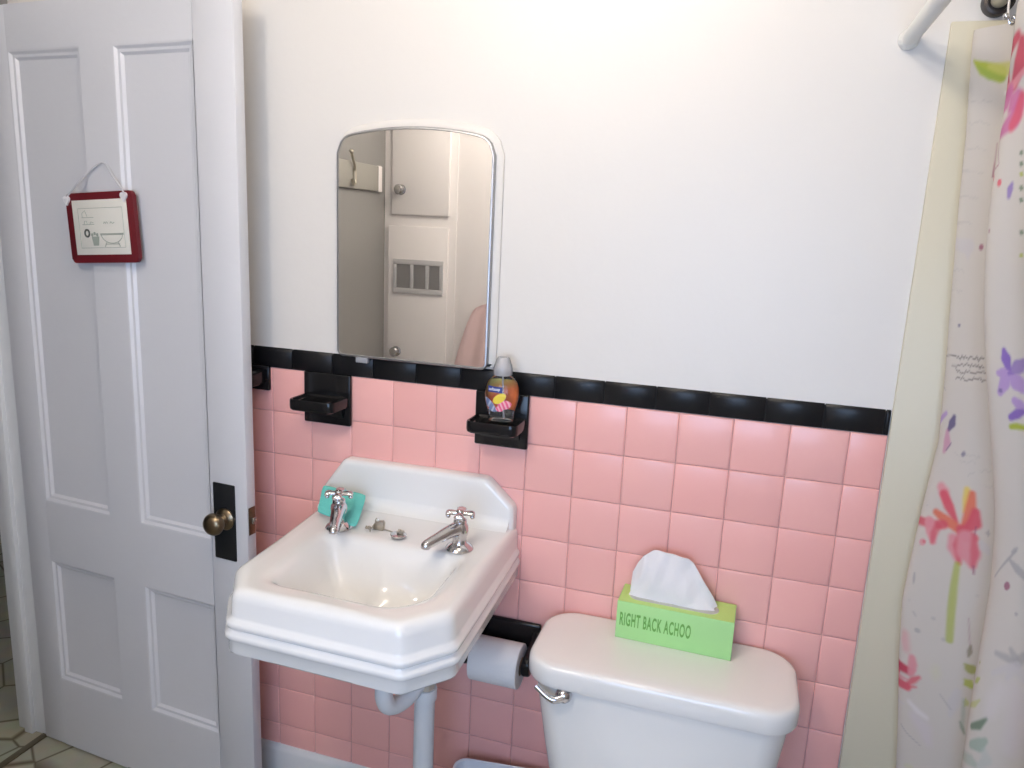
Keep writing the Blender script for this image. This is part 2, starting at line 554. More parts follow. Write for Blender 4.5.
for (hx, hz) in ((-0.100, 0.066), (0.082, 0.068)):
    b = new()
    pts = []
    for k in range(28):
        t = 2 * PI * k / 28
        pts.append((hx + 0.00066 * 16 * math.sin(t) ** 3, hz + 0.00075 * (13 * math.cos(t) - 5 * math.cos(2 * t) - 2 * math.cos(3 * t) - math.cos(4 * t))))
    prism(b, pts, 'y', -0.0125, -0.0075, 0.0012)
    obj('heart', b, HEART, sign, label='small white heart on the frame corner')
b = new()
tube(b, [(-0.098, -0.009, 0.074), (-0.05, -0.006, 0.112), (0.010, 0.004, 0.1465), (0.05, -0.005, 0.113), (0.083, -0.009, 0.076)], 0.0022, 8, 24)
obj('cord', b, CORD, sign)

# ------------------------------------------------------------------ medicine cabinet
def arch(x0, x1, z0, zs, zt, rl, ru, n=10):
    """outline with small lower corners rl, shoulders ru and a curved top from zs up to zt"""
    out = []
    for k in range(n + 1):
        a = -PI / 2 + PI / 2 * k / n
        out.append((x1 - rl + rl * math.cos(a), z0 + rl + rl * math.sin(a)))
    cx, w = (x0 + x1) / 2, (x1 - x0) / 2
    m = 40
    for k in range(m + 1):
        t = -1 + 2 * k / m
        x = cx - w * t * 1.0
        h = zt - (zt - zs) * (t * t * 0.8 + 0.2 * t ** 8)
        s = w - abs(x - cx)
        if s < ru:
            h -= (ru - math.sqrt(max(ru * ru - (ru - s) ** 2, 0))) * 0.9
        out.append((x, h))
    for k in range(n + 1):
        a = PI + PI / 2 * k / n
        out.append((x0 + rl + rl * math.cos(a), z0 + rl + rl * math.sin(a)))
    return out
def inset(poly, d):
    """move an outline inward by d (counter-clockwise outline)"""
    n = len(poly)
    out = []
    for i in range(n):
        a, b, c = Vector(poly[i - 1]), Vector(poly[i]), Vector(poly[(i + 1) % n])
        t = (c - a)
        if t.length < 1e-9:
            out.append(tuple(b)); continue
        t.normalize()
        nrm = Vector((-t.y, t.x))
        out.append(tuple(b + nrm * d))
    return out
cab = thing('medicine_cabinet', 'arched mirror cabinet with a thin metal rim above the sink', 'cabinet', (-0.383, 0, 1.21))
O_ = (-0.383, 0, 1.21)
MO = arch(-0.567, -0.199, 1.2105, 1.690, 1.717, 0.016, 0.032)
SO = arch(-0.574, -0.185, 1.2115, 1.702, 1.734, 0.006, 0.045)
bm = new()
loft(bm, [[(p[0], y, p[1]) for p in pl] for pl, y in ((SO, 0.003), (SO, -0.003), (inset(SO, 0.004), -0.0062), (inset(SO, 0.012), -0.0095))], True, True)
obj('cabinet_body', bm, PLASTER, cab, O_)
bm = new()
loft(bm, [[(p[0], y, p[1]) for p in pl] for pl, y in ((inset(MO, 0.004), -0.0096), (MO, -0.0105), (MO, -0.0185), (inset(MO, 0.002), -0.021), (inset(MO, 0.005), -0.0215), (inset(MO, 0.0065), -0.0195))], False, False)
obj('mirror_rim', bm, NICKEL, cab, O_)
bm = new()
loft(bm, [[(p[0], y, p[1]) for p in pl] for pl, y in ((inset(MO, 0.005), -0.0115), (inset(MO, 0.006), -0.0198))], True, True)
obj('mirror', bm, MIRROR, cab, O_, angle=20)
bm = new(); box(bm, -0.517, -0.487, -0.023, -0.010, 1.199, 1.2125, 0.002)
obj('pull_tab', bm, FROST, cab, O_)

# ------------------------------------------------------------------ black ceramic fittings
def dish(x0, x1, label):
    c = (x0 + x1) / 2
    t = thing('soap_dish', label, 'soap dish', (c, 0, 1.10), group='black ceramic wall dishes')
    o = (c, 0, 1.10)
    b = new()
    box(b, x0, x1, -0.012, -0.0012, 1.0405, 1.1635, 0.004, 3)
    obj('back_plate', b, BLACK, t, o)
    b = new()
    ol = rrect(x0 + 0.004, x1 - 0.004, -0.088, -0.010, (0.001, 0.001, 0.016, 0.016), 6)
    n = len(ol)
    cx, cy = c, -0.05
    def sc(k, z):
        return [(cx + (p[0] - cx) * k, cy + (p[1] - cy) * k, z) for p in ol]
    loft(b, [sc(0.93, 1.0855), sc(0.985, 1.088), sc(1, 1.093), sc(1, 1.107), sc(0.985, 1.1105), sc(0.94, 1.1115), sc(0.89, 1.1105), sc(0.86, 1.106)], True, True)
    # flared root of the shelf
    prism(b, [(-0.010, 1.060), (-0.016, 1.062), (-0.030, 1.0865), (-0.010, 1.0865)], 'x', x0 + 0.016, x1 - 0.016, 0.002)
    obj('shelf', b, BLACK, t, o)
    b = new()
    for k in range(4):
        xx = c + (k - 1.5) * 0.022
        tube(b, [(xx, -0.070, 1.1065), (xx, -0.032, 1.1065)], 0.0025, 8)
    obj('drip_rib', b, BLACK, t, o)
    return t
dish(-0.661, -0.537, 'empty black ceramic soap dish on pink tiles left of the mirror')
dish(-0.226, -0.103, 'black ceramic soap dish carrying the orange soap bottle')
brk = thing('bar_bracket', 'black ceramic bracket on pink tiles partly hidden by the door edge', 'bracket', (-0.79, 0, 1.134))
o = (-0.79, 0, 1.134)
bm = new(); box(bm, -0.822, -0.757, -0.012, -0.0012, 1.104, 1.1655, 0.004, 3)
obj('back_plate', bm, BLACK, brk, o)
bm = new()
sects = []
for y, h in ((-0.010, 0.022), (-0.025, 0.019), (-0.055, 0.019), (-0.064, 0.015), (-0.067, 0.010)):
    sects.append([(p[0], y, p[1]) for p in rrect(-0.79 - h, -0.79 + h, 1.137 - h, 1.137 + h, h * 0.4, 4)])
loft(bm, sects, True, True)
obj('post', bm, BLACK, brk, o)

# ------------------------------------------------------------------ soap bottle
bx, by, bz = -0.152, -0.052, 1.1118
bot = thing('soap_bottle', 'clear oval pump bottle of orange hand soap on the right black dish', 'bottle', (bx, by, bz), (0, 0, math.radians(9)))
def oval(rx, ry, z, n=40, p=2.4):
    out = []
    for k in range(n):
        a = 2 * PI * k / n
        c, s = math.cos(a), math.sin(a)
        out.append((math.copysign(abs(c) ** (2 / p), c) * rx, math.copysign(abs(s) ** (2 / p), s) * ry, z))
    return out
BP = [(0.024, 0.015, 0.0), (0.0275, 0.018, 0.002), (0.0285, 0.0185, 0.008), (0.0285, 0.0185, 0.018), (0.031, 0.0195, 0.028), (0.0350, 0.021, 0.042), (0.0372, 0.022, 0.057), (0.0365, 0.0215, 0.070), (0.0330, 0.0195, 0.083), (0.0270, 0.0165, 0.092), (0.0190, 0.0135, 0.0985), (0.0120, 0.0110, 0.101), (0.0115, 0.0110, 0.108)]
def bprof(z):
    for (a, b) in zip(BP[:-1], BP[1:]):
        if a[2] <= z <= b[2]:
            t = (z - a[2]) / (b[2] - a[2])
            return a[0] + (b[0] - a[0]) * t, a[1] + (b[1] - a[1]) * t
    return BP[-1][0], BP[-1][1]
bm = new(); loft(bm, [oval(*q) for q in BP], True, True)
obj('bottle_body', bm, CLEAR, bot)
def patch(front, x0, x1, z0, z1, fn, name, off, nx=44, nz=70, ell_mask=None, parent=None):
    b = new()
    lay = b.verts.layers.float_color.new('ink')
    g = {}
    for i in range(nx + 1):
        for j in range(nz + 1):
            z = z0 + (z1 - z0) * j / nz
            rx, ry = bprof(z)
            x = (x0 + (x1 - x0) * i / nx)
            x = x * min(1, rx / 0.036)
            p = 2.4
            q = max(0.0, 1 - abs(x / rx) ** p) ** (1 / p)
            y = (-1 if front else 1) * (ry * q + off)
            if not front:
                y = -(-(ry * q + off))
            v = b.verts.new((x, y, z))
            v[lay] = (*fn(i / nx, j / nz), 1)
            g[i, j] = v
    for i in range(nx):
        for j in range(nz):
            if ell_mask is None or ell_mask((i + .5) / nx, (j + .5) / nz):
                b.faces.new((g[i, j], g[i + 1, j], g[i + 1, j + 1], g[i, j + 1]))
    bmesh.ops.delete(b, geom=[v for v in b.verts if not v.link_faces], context='VERTS')
    return obj(name, b, LABEL, parent or bot, recalc=False)
def mixc(a, b, t):
    t = max(0, min(1, t))
    return tuple(x + (y - x) * t for x, y in zip(a, b))
def orange(u, v):
    c = mixc((0.62, 0.10, 0.02), (0.72, 0.17, 0.04), u)
    return mixc(c, (0.50, 0.45, 0.10), (v - 0.45) * 2.0 - (u - 0.3) * 1.0)
patch(False, -0.0345, 0.0345, 0.022, 0.088, orange, 'back_label', -0.002)
def inblob(u, v, cu, cv, ru, rv, rot=0):
    c, s = math.cos(rot), math.sin(rot)
    x, y = (u - cu), (v - cv) * 1.6
    x, y = x * c + y * s, -x * s + y * c
    return (x / ru) ** 2 + (y / rv) ** 2 < 1
SUN = (0.47, 0.46, 0.17, 0.32, -0.5)
def front(u, v):
    if inblob(u, v, *SUN):
        return (0.80, 0.62, 0.06)
    if inblob(u, v, 0.64, 0.26, 0.23, 0.25) or inblob(u, v, 0.48, 0.12, 0.15, 0.15):
        return (0.78, 0.12, 0.24) if math.sin(u * 45 + v * 24) > -0.2 else (0.85, 0.48, 0.52)
    return (0.16, 0.20, 0.36) if math.sin(u * 30 - v * 20) > -0.5 else (0.42, 0.46, 0.55)
def fmask(u, v):
    return inblob(u, v, *SUN) or inblob(u, v, 0.64, 0.26, 0.23, 0.25) or inblob(u, v, 0.48, 0.12, 0.15, 0.15) or inblob(u, v, 0.10, 0.28, 0.15, 0.36, 0.5) or inblob(u, v, 0.25, 0.10, 0.18, 0.14)
fl = patch(True, -0.033, 0.033, 0.022, 0.088, front, 'front_label', 0.0004, 60, 90, fmask)
# blue name badge with white lettering, bent to the bottle
bm = new()
g = {}
for i in range(17):
    for j in range(7):
        x = -0.0275 + 0.031 * i / 16
        z = 0.0650 + 0.0125 * j / 6 + (x + 0.01) * -0.05
        rx, ry = bprof(z)
        g[i, j] = bm.verts.new((x, -(ry * (1 - abs(x / rx) ** 2.4) ** (1 / 2.4) + 0.0007), z))
for i in range(16):
    for j in range(6):
        bm.faces.new((g[i, j], g[i + 1, j], g[i + 1, j + 1], g[i, j + 1]))
obj('badge', bm, BLUE, fl, recalc=False)
def lettering(name, s, size, M, m, parent, extrude=0.0002, sx=1.0, offset=0.0, space=1.0, remap=None, label=None):
    cu = bpy.data.curves.new(name, 'FONT')
    cu.body = s
    cu.size = size
    cu.extrude = extrude
    cu.offset = offset
    cu.space_character = space
    tmp = bpy.data.objects.new(name + '_tmp', cu)
    COL.objects.link(tmp)
    bpy.context.view_layer.update()
    dg = bpy.context.evaluated_depsgraph_get()
    me = bpy.data.meshes.new_from_object(tmp.evaluated_get(dg))
    bpy.data.objects.remove(tmp)
    for v in me.vertices:
        v.co.x *= sx
        v.co = M @ v.co
        if remap:
            v.co = remap(v.co)
    me.materials.clear()
    me.materials.append(m)
    o = bpy.data.objects.new(name, me)
    COL.objects.link(o)
    o.parent = parent
    if label:
        o['label'] = label
    return o
def bend(p):
    rx, ry = bprof(p.z)
    p.y = -(ry * (1 - min(1, abs(p.x / rx)) ** 2.4) ** (1 / 2.4) + 0.0010)
    return p
lettering('brand_lettering', 'softsoap', 0.0088, Matrix.Translation((-0.0258, 0, 0.0692)) @ Matrix.Rotation(PI / 2, 4, 'X'), WHITE, fl, 0.0, 0.82, 0.00012, 1.0, bend)
bm = new()
lathe(bm, [(0.0200, 0.100), (0.0208, 0.102), (0.0205, 0.114), (0.0190, 0.121), (0.0165, 0.127), (0.0150, 0.133), (0.0125, 0.1375), (0.0, 0.139)], n=28)
obj('cap', bm, FROST, bot)
bm = new()
lathe(bm, [(0.0085, 0.1085), (0.0095, 0.110), (0.0095, 0.117), (0.004, 0.119), (0.004, 0.128), (0.0, 0.1285)], n=20)
tube(bm, [(0, 0, 0.1255), (0, -0.008, 0.127), (0, -0.0125, 0.1255)], 0.0032, 8, 8)
pump = obj('pump', bm, FROST, bot)
bm = new(); tube(bm, [(0, 0, 0.1085), (0.002, 0, 0.05), (0.006, 0, 0.006)], 0.0022, 8, 8)
obj('dip_tube', bm, FROST, bot)

# ------------------------------------------------------------------ sink
sink = thing('wall_sink', 'white porcelain wall sink with clipped corners and two chrome taps', 'sink', (-0.345, 0, 0.737))
SO_ = (-0.345, 0, 0.737)
outer = smooth_poly([(-0.594, 0.02), (-0.566, -0.415), (-0.508, -0.500), (-0.165, -0.505), (-0.099, -0.425), (-0.114, 0.02)], 0.003, 0.006)
cen = (-0.337, -0.30)
angs = [2 * PI * k / 160 - PI for k in range(160)]
OD = polar(outer, cen, angs)
bowl = smooth_poly([(-0.500, -0.195), (-0.480, -0.440), (-0.215, -0.446), (-0.160, -0.385), (-0.165, -0.195)], 0.004, 0.030)
BD = polar(bowl, cen, angs)
def oloop(off, z):
    return [(cen[0] + (d + off) * math.cos(a), min(cen[1] + (d + off) * math.sin(a), -0.0015), z) for d, a in zip(OD, angs)]
def bloop(off, z, dy=0.0):
    return [(cen[0] + (d + off) * math.cos(a), min(cen[1] + (d + off) * math.sin(a), -0.0015) + dy, z) for d, a in zip(BD, angs)]
def mixl(a, b, t):
    return [tuple(p + (q - p) * t for p, q in zip(u, v)) for u, v in zip(a, b)]
bm = new()
U = oloop(-0.022, 0.737)
loops = [[(cen[0] + 0.02 * math.cos(a), cen[1] + 0.02 * math.sin(a), 0.690) for a in angs], bloop(-0.10, 0.693), bloop(-0.06, 0.705), bloop(-0.015, 0.735), bloop(0.005, 0.76), oloop(-0.03, 0.76), U]
for off, z in ((-0.006, 0.7365), (0.000, 0.738), (0.002, 0.742), (0.002, 0.762), (0.006, 0.766), (0.0085, 0.772), (0.007, 0.778), (0.001, 0.7825), (0.0005, 0.786), (0.004, 0.789), (0.0058, 0.795), (0.004, 0.800), (-0.003, 0.8045), (-0.0045, 0.81), (-0.006, 0.838), (-0.008, 0.8465), (-0.012, 0.853), (-0.018, 0.8575), (-0.026, 0.8595)):
    loops.append(oloop(off, z))
e0 = oloop(-0.034, 0.8595)
e1 = bloop(0.016, 0.858)
def ordered(t, z):
    return [(cen[0] + r * math.cos(a), min(cen[1] + r * math.sin(a), -0.0015), z) for r, a in zip([max(b + 0.016, (o - 0.026) * (1 - t) + (b + 0.016) * t) if False else (o - 0.026) * (1 - t) + (min(b + 0.016, o - 0.027)) * t for o, b in zip(OD, BD)], angs)]
for t in (0.35, 0.7, 1.0):
    loops.append(ordered(t, 0.8595 - 0.0015 * t))
for off, z in ((0.010, 0.8574), (0.002, 0.8556), (-0.006, 0.8520), (-0.014, 0.8445), (-0.023, 0.831), (-0.033, 0.812), (-0.044, 0.791), (-0.058, 0.773), (-0.076, 0.761), (-0.097, 0.755)):
    loops.append(bloop(off, z))
loops.append([(cen[0] + 0.021 * math.cos(a), cen[1] + 0.021 * math.sin(a), 0.7515) for a in angs])
loft(bm, loops, True, True)
obj('basin', bm, PORC, sink, SO_, angle=50)
# splashback
SP = [(-0.601, 0.825), (-0.121, 0.825), (-0.121, 0.908), (-0.187, 0.9685), (-0.545, 0.9665), (-0.601, 0.890)]
def miter(poly, d):
    """inset a convex counter-clockwise polygon by d"""
    n = len(poly)
    out = []
    for i in range(n):
        p, q, r = Vector(poly[i - 1]), Vector(poly[i]), Vector(poly[(i + 1) % n])
        e1, e2 = (q - p).normalized(), (r - q).normalized()
        n1, n2 = Vector((-e1.y, e1.x)), Vector((-e2.y, e2.x))
        out.append(tuple(q + (n1 + n2) * (d / (1 + n1.dot(n2)))))
    return out
def rounded(poly, r, n=6):
    """round every corner of a convex polygon, same point count for any size"""
    m = len(poly)
    out = []
    for i in range(m):
        p, q, s_ = Vector(poly[i - 1]), Vector(poly[i]), Vector(poly[(i + 1) % m])
        a_, b_ = q + (p - q).normalized() * r, q + (s_ - q).normalized() * r
        for k in range(n + 1):
            t = k / n
            out.append(tuple(a_ * (1 - t) ** 2 + q * 2 * t * (1 - t) + b_ * t * t))
    return out
def spl(d, y):
    return [(p[0], y, p[1]) for p in rounded(miter(SP, d), max(0.004, 0.012 - d * 0.5))]
bm = new()
loft(bm, [spl(0, -0.0015), spl(0, -0.020), spl(0.0012, -0.0245), spl(0.004, -0.0283), spl(0.008, -0.0306), spl(0.012, -0.0315), spl(0.020, -0.0315)], True, True)
cv = [(-0.025, 0.850), (-0.025, 0.888)] + [(-0.0312 - 0.034 * (1 - math.cos(k / 10 * PI / 2)), 0.888 - 0.0305 * math.sin(k / 10 * PI / 2)) for k in range(11)] + [(-0.068, 0.850)]
prism(bm, cv, 'x', -0.592, -0.130, 0.0)
obj('splashback', bm, PORC, sink, SO_, angle=50)
bm = new(); lathe(bm, [(0.020, 0.7515), (0.0215, 0.7532), (0.016, 0.7542), (0.010, 0.7522), (0.0, 0.752)], (cen[0], cen[1], 0))
obj('drain', bm, CHROME, sink, SO_)

def tap(x, y, z, dx, dy, rot):
    t = bpy.data.objects.new('tap', None)
    COL.objects.link(t)
    t.parent = sink
    t.location = (x - SO_[0], y - SO_[1], z - SO_[2])
    t['label'] = 'chrome pillar tap with a cross handle'
    t.scale = (1.12, 1.12, 1.08)
    b = new()
    lathe(b, [(0.0, 0.0), (0.0255, 0.0), (0.0262, 0.002), (0.024, 0.006), (0.019, 0.010), (0.0145, 0.013), (0.0130, 0.018), (0.0130, 0.026), (0.0155, 0.031), (0.0165, 0.040), (0.0155, 0.048), (0.0125, 0.052), (0.0115, 0.0535), (0.0128, 0.055), (0.0120, 0.060), (0.008, 0.0635), (0.0, 0.064)], n=28)
    obj('tap_body', b, CHROME, t)
    b = new()
    d = Vector((dx, dy, 0)).normalized()
    pts = [d * 0.004 + Vector((0, 0, 0.0425)), d * 0.025 + Vector((0, 0, 0.0405)), d * 0.05 + Vector((0, 0, 0.0345)), d * 0.068 + Vector((0, 0, 0.0300)), d * 0.0755 + Vector((0, 0, 0.0270)), d * 0.077 + Vector((0, 0, 0.0215))]
    tube(b, pts, [0.0150, 0.0125, 0.0105, 0.0096, 0.0092, 0.0084], 16, 20)
    obj('spout', b, CHROME, t)
    b = new()
    for k in range(4):
        a = rot + k * PI / 2
        c, s = math.cos(a), math.sin(a)
        secs = []
        for r, w, h, zz in ((0.003, 0.0060, 0.0050, 0.0725), (0.010, 0.0062, 0.0046, 0.0730), (0.017, 0.0080, 0.0048, 0.0735), (0.0225, 0.0096, 0.0052, 0.0728), (0.0258, 0.0090, 0.0046, 0.0715), (0.0270, 0.0058, 0.0030, 0.0705)):
            ring = []
            for q in range(12):
                aa = 2 * PI * q / 12
                ring.append((c * r - s * w * math.cos(aa), s * r + c * w * math.cos(aa), zz + h * math.sin(aa)))
            secs.append(ring)
        loft(b, secs, True, True)
        # turned-down lobe at each arm's end
        sphere(b, (c * 0.0225, s * 0.0225, 0.0665), 0.0048, 1, 1, 1, 10, 6)
    lathe(b, [(0.0065, 0.062), (0.0065, 0.068), (0.0085, 0.070), (0.0085, 0.077), (0.0065, 0.080), (0.0, 0.081)], n=20)
    obj('cross_handle', b, CHROME, t)
    return t
tap(-0.476, -0.168, 0.8585, 0.034, -0.082, 0.35)
tap(-0.194, -0.168, 0.8585, -0.046, -0.076, 0.25)
# plug, its chain and the chain stay
bm = new()
lathe(bm, [(0.0, 0.0), (0.0125, 0.0), (0.0165, 0.003), (0.0175, 0.006), (0.0165, 0.0075), (0.007, 0.0085), (0.0, 0.0087)], (-0.334, -0.166, 0.8592), n=28)
plug = obj('plug', bm, CHROME, sink, SO_)
bm = new()
random.seed(3)
for k in range(26):
    a = k * 0.75
    r = 0.003 + 0.006 * (k / 26)
    sphere(bm, (-0.331 + r * math.cos(a), -0.163 + r * math.sin(a) * 0.8, 0.8700 + 0.0015 * (k % 3)), 0.0017, u=8, v=5)
for k in range(16):
    t = k / 15
    sphere(bm, (-0.382 + 0.048 * t, -0.143 - 0.020 * t + 0.004 * math.sin(t * 3), 0.8608 + (0.008 * max(0, t - 0.75) * 4)), 0.0016, u=8, v=5)
for k in range(20):
    sphere(bm, (-0.408 + random.uniform(-0.009, 0.008), -0.160 + random.uniform(-0.007, 0.007), 0.8610 + random.uniform(0, 0.008)), 0.0019, u=8, v=5)
obj('bead_chain', bm, DULL, sink, SO_)
bm = new()
prism(bm, [(-0.404, 0.8588), (-0.381, 0.8588), (-0.379, 0.874), (-0.383, 0.880), (-0.398, 0.878), (-0.404, 0.869)], 'y', -0.150, -0.136, 0.0025)
tube(bm, [(-0.400, -0.145, 0.876), (-0.397, -0.145, 0.884), (-0.392, -0.145, 0.879)], 0.0014, 6, 8)
obj('chain_stay', bm, DULL, sink, SO_)
# trap and waste pipe
bm = new()
tube(bm, [(-0.300, -0.295, 0.69), (-0.300, -0.295, 0.60), (-0.300, -0.293, 0.565), (-0.296, -0.280, 0.540), (-0.286, -0.255, 0.531), (-0.274, -0.225, 0.536), (-0.265, -0.200, 0.552), (-0.259, -0.187, 0.566)], 0.0185, 20, 40)
tube(bm, [(-0.300, -0.295, 0.640), (-0.300, -0.295, 0.612)], 0.025, 16)
trap = obj('trap_bend', bm, PVC, sink, SO_, angle=50)
bm = new()
tube(bm, [(-0.257, -0.185, 0.0005), (-0.257, -0.185, 0.515)], 0.0225, 20)
lathe(bm, [(0.0, 0.506), (0.0262, 0.506), (0.0270, 0.510), (0.0270, 0.530), (0.0255, 0.534), (0.0, 0.534)], (-0.257, -0.185, 0), n=24)
obj('waste_pipe', bm, PVC, sink, SO_)
bm = new()
tube(bm, [(-0.257, -0.185, 0.534), (-0.257, -0.185, 0.552)], 0.0225, 8)
tube(bm, [(-0.257, -0.185, 0.552), (-0.257, -0.185, 0.578)], 0.0275, 8)
tube(bm, [(-0.257, -0.185, 0.578), (-0.257, -0.185, 0.60)], 0.0205, 16)
obj('pipe_nut', bm, mat('aged_nut', (0.50, 0.45, 0.37), 0.5), sink, SO_)

# sponge leaning on the splashback behind the left tap
bm = new()
sp = thing('sponge', 'turquoise sponge leaning on the sink splashback behind the left tap', 'sponge')
N = 24
vs = {}
loops = []
def spt(i, j, t):
    p_, q_ = 2 * i / N - 1, 2 * j / N - 1
    u, v = (p_ * (1 - 0.05 * q_ ** 6) + 1) / 2, (q_ * (1 - 0.06 * p_ ** 6) + 1) / 2
    a = Vector((-0.555, -0.120, 0.8597)).lerp(Vector((-0.432, -0.162, 0.8597)), u)
    b = Vector((-0.577, -0.058, 0.909)).lerp(Vector((-0.463, -0.064, 0.902)), u)
    p = a.lerp(b, v)
    p.z += 0.0075 * (1 - v)
    p.y += -t + 0.002 * math.sin(u * 5 + v * 3)
    return p
top, bot_ = {}, {}
for i in range(N + 1):
    for j in range(N + 1):
        e = min(i, N - i, j, N - j) / 3
        k = min(1, e)
        h = 0.0075 * (0.35 + 0.65 * math.sin(k * PI / 2))
        top[i, j] = bm.verts.new(spt(i, j, 0.0075 + h))
        bot_[i, j] = bm.verts.new(spt(i, j, 0.0075 - h))
for i in range(N):
    for j in range(N):
        bm.faces.new((top[i, j], top[i + 1, j], top[i + 1, j + 1], top[i, j + 1]))
        bm.faces.new((bot_[i, j], bot_[i, j + 1], bot_[i + 1, j + 1], bot_[i + 1, j]))
ring = [(i, 0) for i in range(N)] + [(N, j) for j in range(N)] + [(i, N) for i in range(N, 0, -1)] + [(0, j) for j in range(N, 0, -1)]
for a, b in zip(ring, ring[1:] + ring[:1]):
    bm.faces.new((top[a], bot_[a], bot_[b], top[b]))
bpy.data.objects.remove(sp)
sp = obj('sponge', bm, TEAL, org=(-0.53, -0.06, 0.861))
tag(sp, 'turquoise sponge leaning on the sink splashback behind the left tap', 'sponge')

# ------------------------------------------------------------------ toilet
toi = thing('toilet', 'white toilet whose cistern stands against the pink tiles', 'toilet', (0.235, -0.2, 0))
TO = (0.235, -0.2, 0)
def tk(x0, x1, y0, y1, rf, rb, z, bow=0.0, ins=0.0):
    out = []
    for p in rrect(x0 + ins, x1 - ins, y0 + ins, y1 - ins, (max(rb - ins, .004), max(rb - ins, .004), max(rf - ins, .004), max(rf - ins, .004)), 10):
        t = (p[0] - (x0 + x1) / 2) / ((x1 - x0) / 2)
        k = max(0.0, ((y0 + y1) / 2 - p[1]) / ((y1 - y0) / 2))
        out.append((p[0], p[1] - bow * k * (1 - t * t), z))
    return out
bm = new()
loft(bm, [tk(0.060, 0.410, -0.185, -0.03, 0.05, 0.02, 0.300, 0.01), tk(0.045, 0.428, -0.195, -0.025, 0.05, 0.02, 0.310, 0.012), tk(0.034, 0.438, -0.200, -0.025, 0.05, 0.02, 0.340, 0.015), tk(0.010, 0.464, -0.212, -0.022, 0.05, 0.02, 0.48, 0.016), tk(-0.008, 0.478, -0.219, -0.022, 0.05, 0.02, 0.60, 0.016), tk(-0.012, 0.481, -0.221, -0.022, 0.05, 0.02, 0.641, 0.016)], True, True)
obj('tank', bm, TOILETP, toi, TO, angle=50)
bm = new()
LX0, LX1, LY0, LY1 = -0.027, 0.495, -0.238, -0.003
L3 = lambda z, i: tk(LX0, LX1, LY0, LY1, .062, .075, z, .012, i)
loft(bm, [L3(0.6350, .012), L3(0.6355, .003), L3(0.641, 0), L3(0.666, 0), L3(0.6735, .0015), L3(0.6785, .0045), L3(0.6810, .010), L3(0.6820, .020), L3(0.6825, .045)], True, True)
obj('tank_lid', bm, TOILETP, toi, TO, angle=50)
bm = new()
lathe(bm, [(0.0, 0.0), (0.0165, 0.0), (0.0165, 0.006), (0.014, 0.011), (0.0105, 0.015), (0.006, 0.018), (0.0, 0.0185)], (0.059, -0.229, 0.621), (0, -1, 0), 24)
tube(bm, [(0.059, -0.242, 0.621), (0.043, -0.250, 0.618), (0.026, -0.251, 0.625), (0.014, -0.249, 0.633), (0.006, -0.247, 0.638)], [0.0085, 0.0075, 0.006, 0.006, 0.0065], 14, 20)
obj('flush_lever', bm, CHROME, toi, TO)
# bowl, seat and seat cover
def bl(cx, cy, rx, ryf, ryb, z, n=48):
    return [(cx + rx * math.cos(2 * PI * k / n), cy + (ryf if math.sin(2 * PI * k / n) < 0 else ryb) * math.sin(2 * PI * k / n), z) for k in range(n)]
bm = new()
loft(bm, [bl(.235, -.36, .115, .22, .24, 0.0005), bl(.235, -.36, .11, .21, .24, .05), bl(.235, -.37, .105, .19, .25, .15), bl(.235, -.40, .13, .22, .29, .24), bl(.235, -.43, .175, .26, .33, .33), bl(.235, -.44, .185, .27, .33, .37), bl(.235, -.44, .18, .265, .325, .385), bl(.235, -.45, .13, .21, .16, .385), bl(.235, -.45, .115, .19, .14, .30), bl(.235, -.45, .06, .09, .08, .22)], True, True)
obj('toilet_bowl', bm, TOILETP, toi, TO, angle=50)
bm = new()
loft(bm, [bl(.235, -.45, .178, .262, .19, .3855), bl(.235, -.45, .184, .268, .195, .390), bl(.235, -.45, .184, .268, .195, .400), bl(.235, -.45, .178, .262, .19, .405)], True, True)
obj('seat', bm, TOILETP, toi, TO, angle=50)
bm = new()
loft(bm, [bl(.235, -.45, .178, .262, .19, .4055), bl(.235, -.45, .185, .270, .195, .410), bl(.235, -.45, .182, .266, .192, .420), bl(.235, -.45, .16, .24, .17, .426)], True, True)
obj('seat_cover', bm, TOILETP, toi, TO, angle=50)

# ------------------------------------------------------------------ tissue box
tb = thing('tissue_box', 'green tissue box with a white tissue on the cistern lid', 'tissue box', (0.2495, -0.0465, 0.6828), (0, 0, math.radians(-1.6)))
hw, hd, hh = 0.1180, 0.0415, 0.0830
bm = new(); box(bm, -hw, hw, -hd, hd, 0, hh, 0.0012, 2)
tbx = obj('carton', bm, GREEN, tb)
# top face has a yellower print and an oval slot ringed with film
bm = new()
ot = [(p[0], p[1], hh + 0.0003) for p in rrect(-hw + 0.0015, hw - 0.0015, -hd + 0.0015, hd - 0.0015, 0.001, 2)]
loft(bm, [ot, [(p[0], p[1], hh + 0.0006) for p in ot]], True, True)
obj('top_panel', bm, GREENTOP, tbx)
bm = new()
def sl(k, z, g=0.0):
    return [(-0.005 + p[0] * k, -0.004 + p[1] * k, z) for p in rrect(-0.094, 0.090, -0.021, 0.021, 0.0205, 8)]
loft(bm, [sl(1, hh + 0.0007), sl(1, hh + 0.0011), sl(0.97, hh + 0.0012)], False, True)
slot = obj('slot_film', bm, mat('slot_shade', (0.50, 0.52, 0.48), 0.15), tbx, label='clear film over the slot')
lettering('slogan', 'RIGHT BACK ACHOO', 0.0400, Matrix.Translation((-hw + 0.007, -hd - 0.0004, 0.0310)) @ Matrix.Rotation(PI / 2, 4, 'X'), GREENINK, tbx, 0.0003, 0.335, 0.0009, 1.15, label='dark green lettering RIGHT BACK ACHOO')
